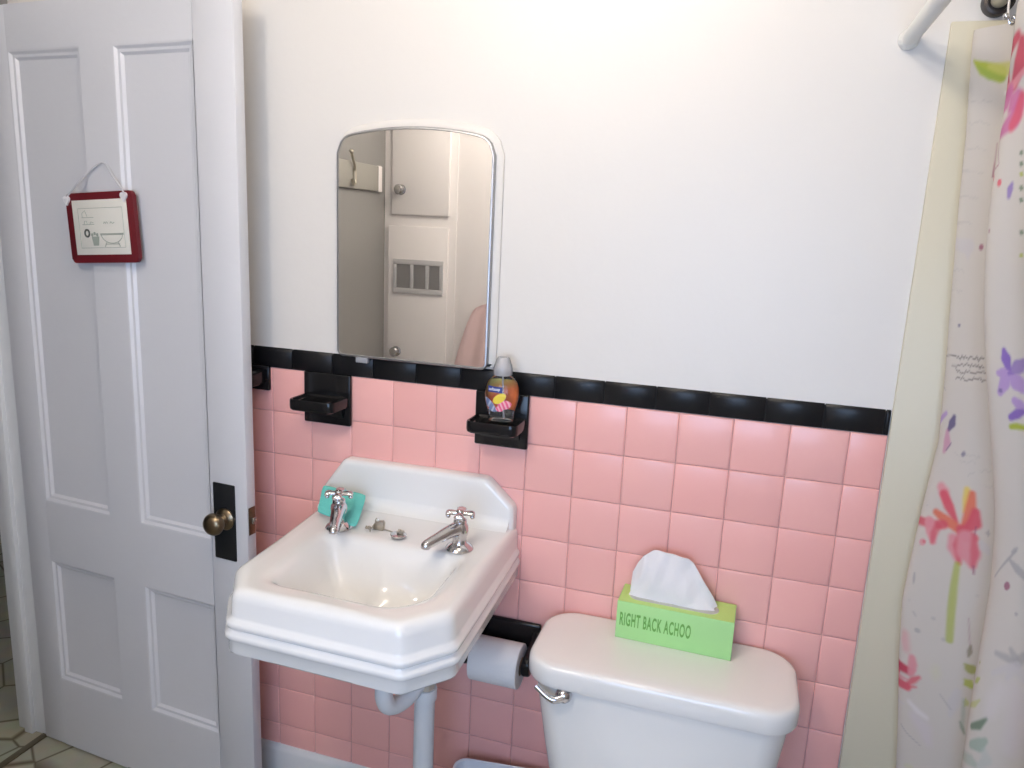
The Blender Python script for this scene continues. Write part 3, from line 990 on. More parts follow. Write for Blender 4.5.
# tissue: a folded standing sheet with depth
bm = new()
NU, NV = 60, 30
rows = []
def tis(u, v, side):
    # u along the slot, v upward; outline measured above the box top
    x = -0.101 + 0.178 * u
    prof = [(0.0, 0.006), (0.012, 0.046), (0.08, 0.072), (0.15, 0.090), (0.26, 0.1015), (0.50, 0.102), (0.66, 0.099), (0.72, 0.090), (0.86, 0.052), (0.96, 0.022), (1.0, 0.006)]
    for a, b in zip(prof[:-1], prof[1:]):
        if a[0] <= u <= b[0]:
            hgt = a[1] + (b[1] - a[1]) * (u - a[0]) / (b[0] - a[0])
            break
    fold = 0.0030 * math.sin(u * 15 + v * 3.0) + 0.0016 * math.sin(u * 29 - v * 7) + 0.0035 * math.sin(u * 7 + v * 5)
    thick = 0.006 * (1 - v ** 2) + 0.0012
    lean = -0.006 + 0.010 * v
    y = lean + fold * (0.4 + 0.8 * v) * min(1, 6 * u) * min(1, 6 * (1 - u)) + side * thick * min(1, 8 * u + 0.05) * min(1, 8 * (1 - u) + 0.05)
    xx = x + 0.006 * math.sin(v * 3 + u * 4) * v
    return (xx, y - 0.001, hh + 0.001 + hgt * v)
for side in (-1, 1):
    g = {}
    for i in range(NU + 1):
        for j in range(NV + 1):
            g[i, j] = bm.verts.new(tis(i / NU, j / NV, side))
    for i in range(NU):
        for j in range(NV):
            bm.faces.new((g[i, j], g[i + 1, j], g[i + 1, j + 1], g[i, j + 1]))
    rows.append(g)
for i in range(NU):
    bm.faces.new((rows[0][i, NV], rows[0][i + 1, NV], rows[1][i + 1, NV], rows[1][i, NV]))
obj('tissue', bm, PAPER, tb, label='crumpled white tissue standing out of the slot', angle=60)

# ------------------------------------------------------------------ toilet paper
hol = thing('paper_holder', 'black ceramic paper holder on pink tiles beside the cistern', 'paper holder', (-0.128, 0, 0.57))
HO = (-0.128, 0, 0.57)
bm = new(); box(bm, -0.214, -0.048, -0.014, -0.0012, 0.506, 0.631, 0.005, 3)
obj('back_plate', bm, BLACK, hol, HO)
for sx in (-0.2035, -0.0585):
    bm = new()
    sects = []
    for y, zc, hz in ((-0.012, 0.566, 0.048), (-0.030, 0.566, 0.036), (-0.060, 0.567, 0.026), (-0.085, 0.567, 0.023), (-0.095, 0.567, 0.017), (-0.098, 0.567, 0.010)):
        sects.append([(sx + p[0], y, zc + p[1]) for p in rrect(-0.0095, 0.0095, -hz, hz, 0.006, 4)])
    loft(bm, sects, True, True)
    obj('post', bm, BLACK, hol, HO)
bm = new(); tube(bm, [(-0.196, -0.074, 0.567), (-0.066, -0.074, 0.567)], 0.011, 16)
obj('roller', bm, mat('brown_roller', (0.16, 0.08, 0.04), 0.5), hol, HO)
rl = thing('toilet_roll', 'white toilet paper roll on the black holder under the sink edge', 'toilet roll', (-0.128, -0.074, 0.5595))
RO = (-0.128, -0.074, 0.5595)
bm = new()
lathe(bm, [(0.0205, -0.057), (0.048, -0.057), (0.0495, -0.0555), (0.0495, 0.0535), (0.048, 0.055), (0.0205, 0.055), (0.0205, -0.057)], RO, (1, 0, 0), 48, caps=False)
obj('paper', bm, TPAPER, rl, RO)
bm = new()
lathe(bm, [(0.0188, -0.0572), (0.0204, -0.0572), (0.0204, 0.0552), (0.0188, 0.0552), (0.0188, -0.0572)], RO, (1, 0, 0), 32, caps=False)
obj('core', bm, CARD, rl, RO)

# ------------------------------------------------------------------ white bin between pipe and cistern
bm = new()
def bn(z, k):
    return [(p[0] * k, p[1] * k, z) for p in rrect(-0.115, 0.115, -0.085, 0.085, 0.03, 6)]
loft(bm, [bn(0.0005, 0.78), bn(0.004, 0.80), bn(0.262, 0.985), bn(0.266, 1.02), bn(0.274, 1.025), bn(0.278, 1.01), bn(0.276, 0.97), bn(0.01, 0.78)], True, True)
bino = obj('waste_bin', bm, BIN, org=(0, 0, 0), angle=45)
bino.location = (-0.098, -0.130, 0)
bino.rotation_euler = (0, 0, math.radians(7))
tag(bino, 'white bin top just showing between the waste pipe and the cistern', 'bin')

# ------------------------------------------------------------------ shower rods, hook and curtain
rod = thing('shower_rod', 'white rod projecting from a wall flange at the upper right', 'rod', (0.545, 0, 1.866))
ro = (0.545, 0, 1.866)
bm = new(); lathe(bm, [(0.0, 0.0034), (0.0160, 0.0034), (0.0172, -0.004), (0.0165, -0.014), (0.0138, -0.020)], (0.545, 0, 1.866), (0, 1, 0), 28)
obj('flange', bm, RODW, rod, ro)
bm = new(); tube(bm, [(0.545, -0.012, 1.866), (0.545, YF + 0.001, 1.866)], 0.0135, 20)
obj('bar', bm, RODW, rod, ro)
rod2 = thing('curtain_rod', 'pale rod with a dark bronze end cup carrying the flowered curtain', 'rod', (0.672, 0, 1.922))
ro2 = (0.672, 0, 1.922)
bm = new(); lathe(bm, [(0.0, 0.0034), (0.0235, 0.0034), (0.0245, -0.004), (0.0235, -0.018), (0.0185, -0.020), (0.0175, -0.012), (0.0, -0.012)], (0.672, 0, 1.922), (0, 1, 0), 28)
obj('end_cup', bm, BRONZE, rod2, ro2, label='dark bronze end cup')
bm = new(); tube(bm, [(0.672, -0.0125, 1.922), (0.672, YF + 0.001, 1.922)], 0.0125, 20)
obj('bar', bm, mat('cream_rod', (0.60, 0.56, 0.44), 0.4), rod2, ro2)
hk = thing('curtain_hook', 'silver curtain hook on the rod at the top right', 'hook', (0.672, -0.115, 1.922))
ho = (0.672, -0.115, 1.922)
bm = new()
pts = [(0.672 + 0.0165 * math.cos(a), -0.115, 1.922 + 0.0165 * math.sin(a)) for a in [PI * (-0.4 + 1.75 * k / 20) for k in range(21)]]
pts += [(0.662, -0.116, 1.895), (0.663, -0.118, 1.872), (0.668, -0.119, 1.858), (0.675, -0.117, 1.862), (0.676, -0.115, 1.872)]
tube(bm, pts, 0.0018, 8, 60)
obj('wire', bm, CHROME, hk, ho)
for (a, b, c) in ((0.660, -0.122, 1.869), (0.672, -0.122, 1.866)):
    bm = new(); sphere(bm, (a, b, c), 0.0052)
    obj('bead', bm, CHROME, hk, ho)

#CURTAIN_BEGIN
CT = [(.70, -.012), (.637, -.045), (.672, -.085), (.712, -.120), (.69, -.155), (.652, -.200), (.68, -.235), (.730, -.262), (.705, -.285), (.668, -.315), (.70, -.35), (.74, -.385), (.71, -.42), (.68, -.46), (.74, -.53), (.685, -.61), (.74, -.69), (.685, -.77), (.74, -.85)]
CB = [(.74, -.012), (.700, -.045), (.750, -.080), (.806, -.112), (.792, -.150), (.772, -.190), (.80, -.225), (.862, -.265), (.845, -.305), (.802, -.35), (.83, -.39), (.88, -.43), (.85, -.47), (.795, -.51), (.85, -.58), (.795, -.66), (.85, -.74), (.795, -.81), (.85, -.88)]
CE = [(2.0, .630), (1.85, .635), (1.70, .650), (1.39, .665), (1.17, .681), (1.0, .673), (.855, .666), (.74, .673), (.64, .684), (.50, .701), (.3, .71), (0, .71)]   # how the free edge wanders with height
CZ0, CZ1 = 0.16, 1.868
def cpath(z):
    t1 = (1.85 - z) / 1.35
    t1 = max(0, min(1, t1))
    t2 = max(0, min(1, (1.62 - z) / 0.70))
    t2 = t2 * t2 * (3 - 2 * t2)
    ex = 0.0
    for (za, xa), (zb, xb) in zip(CE[:-1], CE[1:]):
        if zb <= z <= za:
            ex = xa + (xb - xa) * (za - z) / (za - zb)
    out = []
    for i, (a, b) in enumerate(zip(CT, CB)):
        t = t1 if i <= 2 else 0.35 * t1 + 0.65 * t2
        x = a[0] + (b[0] - a[0]) * t
        if i <= 1:
            x += ex - (CT[1][0] + (CB[1][0] - CT[1][0]) * t1)
        out.append((x, a[1] + (b[1] - a[1]) * t))
    return out
def cpoint(u, z, pth=None):
    P = pth or cpath(z)
    n = len(P) - 1
    f = max(0.0, min(0.999999, u)) * n
    i = int(f)
    f -= i
    g = lambda k: P[max(0, min(n, k))]
    a, b, c, d = g(i - 1), g(i), g(i + 1), g(i + 2)
    r = []
    for k in (0, 1):
        r.append(0.5 * (2 * b[k] + (c[k] - a[k]) * f + (2 * a[k] - 5 * b[k] + 4 * c[k] - d[k]) * f * f + (3 * b[k] - a[k] - 3 * c[k] + d[k]) * f ** 3))
    return r[0] + 0.0025 * math.sin(z * 9 + u * 40), r[1], z
#CURTAIN_END
# printed motifs: (colour, half width at start / middle / end in metres, softness, [(u, z) ...]) on the flat cloth
MOTIFS = [
    ((0.44,0.035,0.075,0.9),(0.0088,0.0176,0.011),0.004,[(0.2973,1.8192),(0.2587,1.7899),(0.2873,1.7436)]),
    ((0.44,0.035,0.075,0.9),(0.0088,0.0176,0.011),0.004,[(0.3067,1.8119),(0.3073,1.7826),(0.3007,1.7533)]),
    ((0.6,0.24,0.27,0.9),(0.0044,0.0066,0.0044),0.002,[(0.316,1.7704),(0.3007,1.7533),(0.2713,1.7484)]),
    ((0.46,0.13,0.28,0.9),(0.011,0.0154,0.0044),0.004,[(0.3107,1.7362),(0.2967,1.7167)]),
    ((0.46,0.13,0.28,0.9),(0.011,0.0154,0.0044),0.004,[(0.318,1.7289),(0.3087,1.7045),(0.268,1.6777)]),
    ((0.46,0.13,0.28,0.9),(0.011,0.0154,0.0044),0.004,[(0.2933,1.7436),(0.276,1.7167)]),
    ((0.56,0.085,0.12,0.8),(0.0066,0.011,0.0088),0.004,[(0.3173,1.7362),(0.314,1.7094),(0.306,1.6948)]),
    ((0.66,0.62,0.6,0.9),(0.0033,0.0033,0.0033),0.002,[(0.1187,1.7631),(0.1197,1.7631)]),
    ((0.28,0.09,0.15,0.7),(0.0011,0.0011,0.0031),0.001,[(0.114,1.685),(0.114,1.6606),(0.114,1.6338)]),
    ((0.28,0.09,0.15,0.7),(0.0011,0.0011,0.0031),0.001,[(0.2753,1.6728),(0.2893,1.6411),(0.25,1.6216)]),
    ((0.56,0.085,0.12,0.9),(0.0048,0.0048,0.0048),0.0015,[(0.274,1.6216),(0.276,1.6216)]),
    ((0.56,0.085,0.12,0.9),(0.0053,0.0053,0.0053),0.0015,[(0.2953,1.6142),(0.2967,1.6142)]),
    ((0.34,0.38,0.05,1.0),(0.0022,0.011,0.0132),0.003,[(0.068,1.8192),(0.0847,1.8046),(0.108,1.7924)]),
    ((0.24,0.33,0.06,0.8),(0.0022,0.0066,0.0044),0.003,[(0.076,1.8094),(0.0933,1.7924),(0.1133,1.785)]),
    ((0.45,0.45,0.12,0.8),(0.0044,0.0088,0.011),0.003,[(0.092,1.807),(0.1053,1.8021),(0.1167,1.7997)]),
    ((0.33,0.31,0.31,0.3),(0.001,0.001,0.001),0.0008,[(0.0433,1.7582),(0.0407,1.7582),(0.038,1.7631),(0.036,1.7631),(0.082,1.7533),(0.084,1.7533),(0.086,1.7533),(0.088,1.7558),(0.0907,1.7533),(0.0927,1.7533),(0.0947,1.7509),(0.0967,1.7533),(0.0993,1.7509)]),
    ((0.33,0.31,0.31,0.3),(0.001,0.001,0.001),0.0008,[(0.0653,1.724),(0.07,1.7216),(0.0733,1.7192),(0.0767,1.7192),(0.0787,1.7216),(0.0813,1.7216),(0.084,1.7216),(0.086,1.724),(0.0887,1.7216),(0.0907,1.7192),(0.0927,1.7192),(0.0953,1.7192),(0.098,1.7143),(0.1,1.7167)]),
    ((0.33,0.31,0.31,0.3),(0.001,0.001,0.001),0.0008,[(0.0587,1.6826),(0.0647,1.685),(0.0467,1.6874),(0.0433,1.685),(0.0407,1.6874),(0.038,1.685),(0.0827,1.6777),(0.0847,1.6801),(0.0867,1.6826),(0.0893,1.6777),(0.092,1.6777),(0.094,1.6777),(0.0967,1.6752),(0.0987,1.6752)]),
    ((0.33,0.31,0.31,0.3),(0.001,0.001,0.001),0.0008,[(0.0547,1.6435),(0.0493,1.646),(0.0453,1.6411),(0.042,1.6411),(0.078,1.646),(0.0373,1.6435),(0.0833,1.6411),(0.086,1.6411),(0.088,1.6411),(0.0907,1.6411),(0.0933,1.6386),(0.0953,1.6411),(0.0973,1.6386),(0.0993,1.6411)]),
    ((0.33,0.31,0.31,0.3),(0.001,0.001,0.001),0.0008,[(0.058,1.5996),(0.058,1.5996),(0.0587,1.602),(0.0627,1.602),(0.0693,1.5996),(0.0447,1.602),(0.076,1.602),(0.04,1.6045),(0.082,1.602),(0.0847,1.5996),(0.0867,1.602),(0.0893,1.5972),(0.0913,1.602),(0.094,1.5972),(0.096,1.5996)]),
    ((0.33,0.31,0.31,0.3),(0.001,0.001,0.001),0.0008,[(0.0587,1.5557),(0.0587,1.5581),(0.0587,1.5581),(0.0587,1.5581),(0.0587,1.5581),(0.0673,1.5581),(0.0467,1.5606),(0.0753,1.5606),(0.0787,1.5581),(0.038,1.5557),(0.036,1.5581),(0.0867,1.5606),(0.0893,1.5557),(0.092,1.5557)]),
    ((0.33,0.31,0.31,0.3),(0.001,0.001,0.001),0.0008,[(0.0587,1.4752),(0.054,1.48),(0.0707,1.4776),(0.0747,1.4825),(0.0787,1.4776),(0.0813,1.48),(0.0847,1.48),(0.0873,1.4752)]),
    ((0.33,0.31,0.31,0.3),(0.001,0.001,0.001),0.0008,[(0.058,1.4459),(0.0553,1.4434),(0.048,1.441),(0.074,1.4459),(0.0773,1.4459),(0.0813,1.441),(0.084,1.4459),(0.0873,1.4434)]),
    ((0.16,0.14,0.14,0.85),(0.0013,0.0013,0.0013),0.0008,[(0.0387,1.3288),(0.0353,1.3263),(0.0847,1.3312),(0.088,1.3288),(0.09,1.3312),(0.0933,1.3263),(0.096,1.3336),(0.0993,1.3288),(0.1013,1.3336),(0.104,1.3312),(0.1073,1.3288),(0.11,1.3336),(0.1133,1.3336),(0.1167,1.3312),(0.1187,1.3312),(0.1213,1.3361),(0.124,1.3288),(0.126,1.3336),(0.128,1.3361),(0.1307,1.3336)]),
    ((0.16,0.14,0.14,0.85),(0.0013,0.0013,0.0013),0.0008,[(0.0793,1.3141),(0.0827,1.3141),(0.0853,1.3141),(0.0887,1.3141),(0.0913,1.3166),(0.094,1.3166),(0.0967,1.319),(0.1,1.3166),(0.1027,1.319),(0.1053,1.3214),(0.1087,1.319),(0.112,1.3166),(0.114,1.3214),(0.1173,1.319),(0.12,1.3214),(0.122,1.319),(0.124,1.3214),(0.1267,1.3166),(0.1287,1.3214),(0.1313,1.319)]),
    ((0.16,0.14,0.14,0.8),(0.0013,0.0013,0.0013),0.0008,[(0.0873,1.3092),(0.0907,1.3044),(0.0933,1.3068),(0.0967,1.3019),(0.0993,1.3044),(0.102,1.3019),(0.1047,1.3092),(0.1073,1.3068),(0.1107,1.3092),(0.114,1.3068),(0.1167,1.3068),(0.1193,1.3068),(0.1213,1.3068),(0.1233,1.3092),(0.126,1.3092),(0.128,1.3092),(0.13,1.3117),(0.132,1.3117),(0.134,1.3092)]),
    ((0.16,0.14,0.14,0.8),(0.0013,0.0013,0.0013),0.0008,[(0.0887,1.2922),(0.0913,1.2946),(0.094,1.2946),(0.0973,1.2922),(0.1,1.297),(0.1033,1.2922),(0.106,1.2922),(0.1087,1.2922),(0.1113,1.2946),(0.1147,1.2946),(0.1173,1.2946),(0.1193,1.2995),(0.122,1.297),(0.1247,1.297),(0.1267,1.2995),(0.1287,1.2995),(0.1307,1.2946),(0.1327,1.297),(0.1347,1.297)]),
    ((0.33,0.31,0.31,0.28),(0.001,0.001,0.001),0.0008,[(0.0987,1.1604),(0.1013,1.158),(0.1047,1.1555),(0.1067,1.1555),(0.1093,1.1628),(0.112,1.158),(0.1147,1.1604),(0.1173,1.1604),(0.1193,1.1628),(0.1213,1.1604),(0.1233,1.1628),(0.1253,1.1628),(0.1273,1.1628),(0.1293,1.158),(0.1313,1.1653),(0.1327,1.1604)]),
    ((0.33,0.31,0.31,0.28),(0.001,0.001,0.001),0.0008,[(0.1073,1.1482),(0.1107,1.1458),(0.1133,1.1482),(0.1153,1.1482),(0.118,1.1458),(0.12,1.1482),(0.122,1.1506),(0.124,1.1531),(0.126,1.1531),(0.128,1.1482)]),
    ((0.33,0.31,0.31,0.28),(0.001,0.001,0.001),0.0008,[(0.1333,1.1384),(0.1353,1.136),(0.1367,1.1384),(0.1387,1.1433),(0.1407,1.1409),(0.142,1.1384),(0.1447,1.1409),(0.146,1.1433)]),
    ((0.33,0.31,0.31,0.28),(0.001,0.001,0.001),0.0008,[(0.1393,1.114),(0.1413,1.1116),(0.1427,1.114),(0.1447,1.1116),(0.1467,1.114)]),
    ((0.33,0.31,0.31,0.28),(0.001,0.001,0.001),0.0008,[(0.1207,1.1238),(0.1227,1.1311),(0.1247,1.1287),(0.1273,1.1336)]),
    ((0.33,0.31,0.31,0.28),(0.001,0.001,0.001),0.0008,[(0.2733,1.1116),(0.2743,1.1116)]),
    ((0.5,0.47,0.47,0.8),(0.0044,0.0132,0.0022),0.003,[(0.038,1.5288),(0.09,1.5191),(0.0913,1.4996)]),
    ((0.33,0.31,0.31,0.8),(0.0013,0.0018,0.0013),0.001,[(0.0587,1.5654),(0.0587,1.5532)]),
    ((0.28,0.09,0.15,0.9),(0.0051,0.0051,0.0051),0.0015,[(0.1093,1.5191),(0.11,1.5191)]),
    ((0.28,0.09,0.15,0.6),(0.0026,0.0026,0.0026),0.0015,[(0.284,1.5435),(0.286,1.5435)]),
    ((0.07,0.05,0.16,0.9),(0.0022,0.0022,0.0022),0.0015,[(0.0867,1.3849),(0.088,1.3849)]),
    ((0.33,0.31,0.31,0.6),(0.0015,0.002,0.0015),0.001,[(0.048,1.3507),(0.0653,1.3385)]),
    ((0.33,0.31,0.31,0.6),(0.0013,0.002,0.0013),0.001,[(0.0433,1.2775),(0.0693,1.2678)]),
    ((0.2,0.12,0.38,0.8),(0.0033,0.0066,0.0044),0.002,[(0.318,1.6118),(0.316,1.6045),(0.3153,1.5947)]),
    ((0.1,0.16,0.1,0.8),(0.0018,0.0044,0.0013),0.0015,[(0.3247,1.6557),(0.3293,1.6557)]),
    ((0.1,0.16,0.1,0.8),(0.0018,0.0044,0.0013),0.0015,[(0.3267,1.6411),(0.3313,1.6386)]),
    ((0.34,0.38,0.05,0.8),(0.0018,0.0044,0.0013),0.0015,[(0.3287,1.6264),(0.3333,1.624)]),
    ((0.1,0.16,0.1,0.8),(0.0018,0.0044,0.0013),0.0015,[(0.3307,1.6069),(0.336,1.6045)]),
    ((0.1,0.16,0.1,0.8),(0.0018,0.0044,0.0013),0.0015,[(0.3327,1.5898),(0.3373,1.5874)]),
    ((0.1,0.16,0.1,0.8),(0.0018,0.0044,0.0013),0.0015,[(0.3367,1.5435),(0.3407,1.541)]),
    ((0.34,0.38,0.05,0.8),(0.0018,0.0044,0.0013),0.0015,[(0.338,1.5093),(0.3413,1.5093)]),
    ((0.2,0.12,0.38,1.0),(0.0044,0.0099,0.0044),0.002,[(0.318,1.3654),(0.3207,1.3532),(0.3247,1.3336)]),
    ((0.38,0.26,0.48,1.0),(0.0044,0.0099,0.0044),0.002,[(0.3087,1.3288),(0.3167,1.3288),(0.3247,1.3312)]),
    ((0.38,0.26,0.48,1.0),(0.0066,0.011,0.0044),0.002,[(0.3113,1.2995),(0.318,1.3141),(0.3247,1.3312)]),
    ((0.38,0.26,0.48,1.0),(0.0088,0.0132,0.0044),0.002,[(0.3413,1.3117),(0.3347,1.319),(0.3247,1.3312)]),
    ((0.2,0.12,0.38,0.8),(0.0066,0.011,0.0033),0.002,[(0.3427,1.3507),(0.3367,1.3434),(0.3247,1.3312)]),
    ((0.07,0.05,0.16,0.6),(0.0035,0.0035,0.0035),0.0015,[(0.3113,1.3019),(0.3127,1.3019)]),
    ((0.38,0.26,0.48,1.0),(0.0066,0.0088,0.0044),0.002,[(0.332,1.2897),(0.3373,1.2848),(0.3413,1.2775)]),
    ((0.2,0.12,0.38,1.0),(0.0055,0.0077,0.0044),0.002,[(0.326,1.2629),(0.3347,1.2702),(0.3413,1.2751)]),
    ((0.34,0.38,0.05,1.0),(0.0044,0.0055,0.0044),0.002,[(0.326,1.2482),(0.334,1.2507),(0.342,1.2507)]),
    ((0.6,0.24,0.27,1.0),(0.0026,0.0035,0.0031),0.002,[(0.034,1.236),(0.0367,1.2238)]),
    ((0.07,0.05,0.16,0.85),(0.0044,0.0088,0.0044),0.002,[(0.0913,1.2238),(0.0887,1.2116),(0.084,1.1994)]),
    ((0.38,0.26,0.48,0.95),(0.0044,0.0088,0.0033),0.002,[(0.0753,1.2263),(0.038,1.1897),(0.0327,1.1482)]),
    ((0.46,0.13,0.28,0.6),(0.0044,0.0099,0.0044),0.003,[(0.0813,1.1946),(0.0827,1.175),(0.08,1.158)]),
    ((0.07,0.05,0.16,0.7),(0.0011,0.0013,0.0011),0.001,[(0.09,1.175),(0.0833,1.1604)]),
    ((0.46,0.13,0.28,0.7),(0.0013,0.0018,0.0011),0.001,[(0.0493,1.1726),(0.0393,1.1458)]),
    ((0.07,0.05,0.16,0.6),(0.004,0.004,0.004),0.0015,[(0.1113,1.1604),(0.1127,1.1628)]),
    ((0.6,0.24,0.27,0.9),(0.0088,0.011,0.0066),0.004,[(0.086,1.0921),(0.0907,1.0848),(0.096,1.0701)]),
    ((0.56,0.085,0.12,0.95),(0.0088,0.0099,0.0044),0.003,[(0.0913,1.0799),(0.1,1.0604),(0.1113,1.036)]),
    ((0.6,0.15,0.09,0.95),(0.0066,0.0099,0.0088),0.003,[(0.0853,1.0433),(0.0987,1.0335),(0.1147,1.0238)]),
    ((0.56,0.085,0.12,0.9),(0.0077,0.0088,0.0088),0.003,[(0.0327,1.0164),(0.0853,1.0189),(0.096,1.0238)]),
    ((0.6,0.24,0.27,0.95),(0.011,0.0099,0.0055),0.003,[(0.0787,1.0213),(0.0833,1.0042),(0.088,0.9872)]),
    ((0.56,0.085,0.12,0.7),(0.0066,0.0066,0.0033),0.003,[(0.0907,1.0189),(0.0873,1.0018),(0.0867,0.9847)]),
    ((0.6,0.24,0.27,0.8),(0.0066,0.0066,0.0066),0.0015,[(0.074,0.9798),(0.0747,0.9798)]),
    ((0.56,0.085,0.12,0.6),(0.0035,0.0035,0.0035),0.0015,[(0.0767,0.9823),(0.0773,0.9823)]),
    ((0.65,0.48,0.08,0.85),(0.0055,0.0066,0.0022),0.003,[(0.1207,1.0994),(0.1207,1.0799),(0.1193,1.0579)]),
    ((0.6,0.15,0.09,0.95),(0.0055,0.0088,0.0066),0.003,[(0.1267,1.0945),(0.126,1.0677),(0.1213,1.0311)]),
    ((0.56,0.085,0.12,0.95),(0.0066,0.011,0.0066),0.003,[(0.1313,1.0628),(0.1307,1.0408),(0.122,1.0238)]),
    ((0.56,0.085,0.12,0.9),(0.0088,0.011,0.0088),0.003,[(0.118,1.0238),(0.124,1.014),(0.13,1.014)]),
    ((0.6,0.24,0.27,0.95),(0.0088,0.0132,0.0044),0.004,[(0.11,1.0042),(0.1133,0.9872),(0.1187,0.9628)]),
    ((0.56,0.085,0.12,0.8),(0.0044,0.0066,0.0033),0.003,[(0.118,1.0189),(0.1153,0.992),(0.12,0.9603)]),
    ((0.6,0.24,0.27,0.95),(0.0132,0.0176,0.0044),0.004,[(0.124,1.0116),(0.1273,0.9847),(0.132,0.9603)]),
    ((0.56,0.085,0.12,0.7),(0.0033,0.0066,0.0044),0.003,[(0.1313,1.0189),(0.1333,0.9896),(0.1333,0.9628)]),
    ((0.28,0.09,0.15,0.6),(0.0013,0.0018,0.0013),0.001,[(0.1327,1.036),(0.132,1.0213)]),
    ((0.28,0.09,0.15,0.7),(0.0013,0.0022,0.0011),0.001,[(0.1333,0.9628),(0.1347,0.9457)]),
    ((0.34,0.38,0.05,0.75),(0.0048,0.0066,0.0062),0.0025,[(0.118,0.9579),(0.1173,0.9164),(0.118,0.8652),(0.12,0.809)]),
    ((0.33,0.31,0.31,0.8),(0.0018,0.0026,0.0018),0.0015,[(0.3307,1.0482),(0.3187,1.0311),(0.288,0.9896)]),
    ((0.33,0.31,0.31,0.75),(0.0033,0.0066,0.0022),0.002,[(0.1447,1.0286),(0.1457,1.0286)]),
    ((0.5,0.47,0.47,0.85),(0.0044,0.0088,0.0033),0.002,[(0.1393,1.0091),(0.1467,0.992)]),
    ((0.33,0.31,0.31,0.75),(0.0033,0.0077,0.0066),0.002,[(0.3207,1.0286),(0.3327,1.0189),(0.342,1.0116)]),
    ((0.33,0.31,0.31,0.8),(0.0022,0.0035,0.0022),0.002,[(0.324,1.0433),(0.332,1.053)]),
    ((0.28,0.09,0.15,0.85),(0.0066,0.0066,0.0066),0.0015,[(0.316,0.9823),(0.318,0.9847)]),
    ((0.33,0.31,0.31,0.8),(0.0018,0.0029,0.0018),0.0015,[(0.072,0.9164),(0.0733,0.8969)]),
    ((0.33,0.31,0.31,0.5),(0.0022,0.0022,0.0022),0.0015,[(0.3353,0.9432),(0.336,0.9432)]),
    ((0.33,0.31,0.31,0.3),(0.0022,0.0022,0.0022),0.0015,[(0.14,0.9091),(0.1407,0.9091)]),
    ((0.6,0.24,0.27,0.5),(0.0088,0.011,0.0088),0.006,[(0.0693,0.7895),(0.0693,0.7773),(0.072,0.7627)]),
    ((0.44,0.035,0.075,0.95),(0.0088,0.0132,0.0088),0.003,[(0.0353,0.7456),(0.0347,0.7236),(0.0767,0.7188)]),
    ((0.6,0.24,0.27,0.9),(0.0066,0.0088,0.0066),0.003,[(0.0813,0.748),(0.082,0.7358),(0.0807,0.7188)]),
    ((0.56,0.085,0.12,0.95),(0.0066,0.011,0.0088),0.003,[(0.0567,0.709),(0.04,0.687),(0.0753,0.6846)]),
    ((0.6,0.24,0.27,0.8),(0.0044,0.0055,0.0022),0.002,[(0.036,0.6992),(0.0753,0.6992)]),
    ((0.56,0.085,0.12,0.85),(0.0044,0.0066,0.0033),0.003,[(0.0773,0.6919),(0.084,0.7041),(0.0907,0.7139)]),
    ((0.56,0.085,0.12,0.7),(0.0022,0.0031,0.0018),0.002,[(0.08,0.687),(0.088,0.6919)]),
    ((0.6,0.24,0.27,0.7),(0.0033,0.0044,0.0022),0.002,[(0.078,0.7114),(0.086,0.7261)]),
    ((0.33,0.31,0.31,0.7),(0.0048,0.0048,0.0048),0.0015,[(0.0847,0.8066),(0.0853,0.8066)]),
    ((0.33,0.31,0.31,0.5),(0.0031,0.0031,0.0031),0.0015,[(0.1,0.8408),(0.1007,0.8408)]),
    ((0.33,0.31,0.31,0.5),(0.0035,0.0035,0.0035),0.0015,[(0.1133,0.8066),(0.114,0.8066)]),
    ((0.33,0.31,0.31,0.5),(0.0018,0.0022,0.0013),0.0015,[(0.0787,0.8408),(0.082,0.8334)]),
    ((0.5,0.47,0.47,0.8),(0.0022,0.0026,0.0022),0.002,[(0.038,0.6456),(0.0713,0.6456)]),
    ((0.33,0.31,0.31,0.7),(0.0013,0.0015,0.0011),0.001,[(0.066,0.5992),(0.0773,0.587),(0.096,0.5748)]),
    ((0.33,0.31,0.31,0.6),(0.0013,0.0015,0.0011),0.001,[(0.0267,0.5455),(0.027700000000000002,0.5455)]),
    ((0.55,0.49,0.52,0.6),(0.0088,0.0154,0.0088),0.008,[(0.0867,0.6309),(0.1,0.6138),(0.1067,0.5894)]),
    ((0.64,0.6,0.6,0.8),(0.0044,0.0055,0.0044),0.004,[(0.0793,0.6553),(0.0913,0.6431),(0.102,0.6382)]),
    ((0.5,0.47,0.47,0.8),(0.0066,0.0099,0.0033),0.003,[(0.136,0.7139),(0.1333,0.6895),(0.1313,0.6626)]),
    ((0.33,0.31,0.31,0.5),(0.0013,0.0018,0.0013),0.001,[(0.1173,0.6968),(0.1267,0.6822),(0.1313,0.6748)]),
    ((0.28,0.09,0.15,0.4),(0.0009,0.0011,0.0011),0.0015,[(0.1353,0.8627),(0.1393,0.8212),(0.1427,0.7993)]),
    ((0.2,0.18,0.12,0.75),(0.0018,0.0044,0.0018),0.0015,[(0.1413,0.8115),(0.1413,0.7993),(0.1407,0.7895)]),
    ((0.28,0.29,0.06,0.85),(0.0022,0.0099,0.0066),0.0025,[(0.1387,0.7724),(0.1453,0.7676),(0.1473,0.77)]),
    ((0.28,0.29,0.06,0.75),(0.0022,0.0066,0.0022),0.0025,[(0.2813,0.831),(0.2823,0.831)]),
    ((0.34,0.38,0.05,0.85),(0.0022,0.0099,0.0066),0.0025,[(0.1413,0.7432),(0.148,0.7358)]),
    ((0.34,0.38,0.05,0.75),(0.0022,0.0066,0.0022),0.0025,[(0.2893,0.8042),(0.2773,0.792)]),
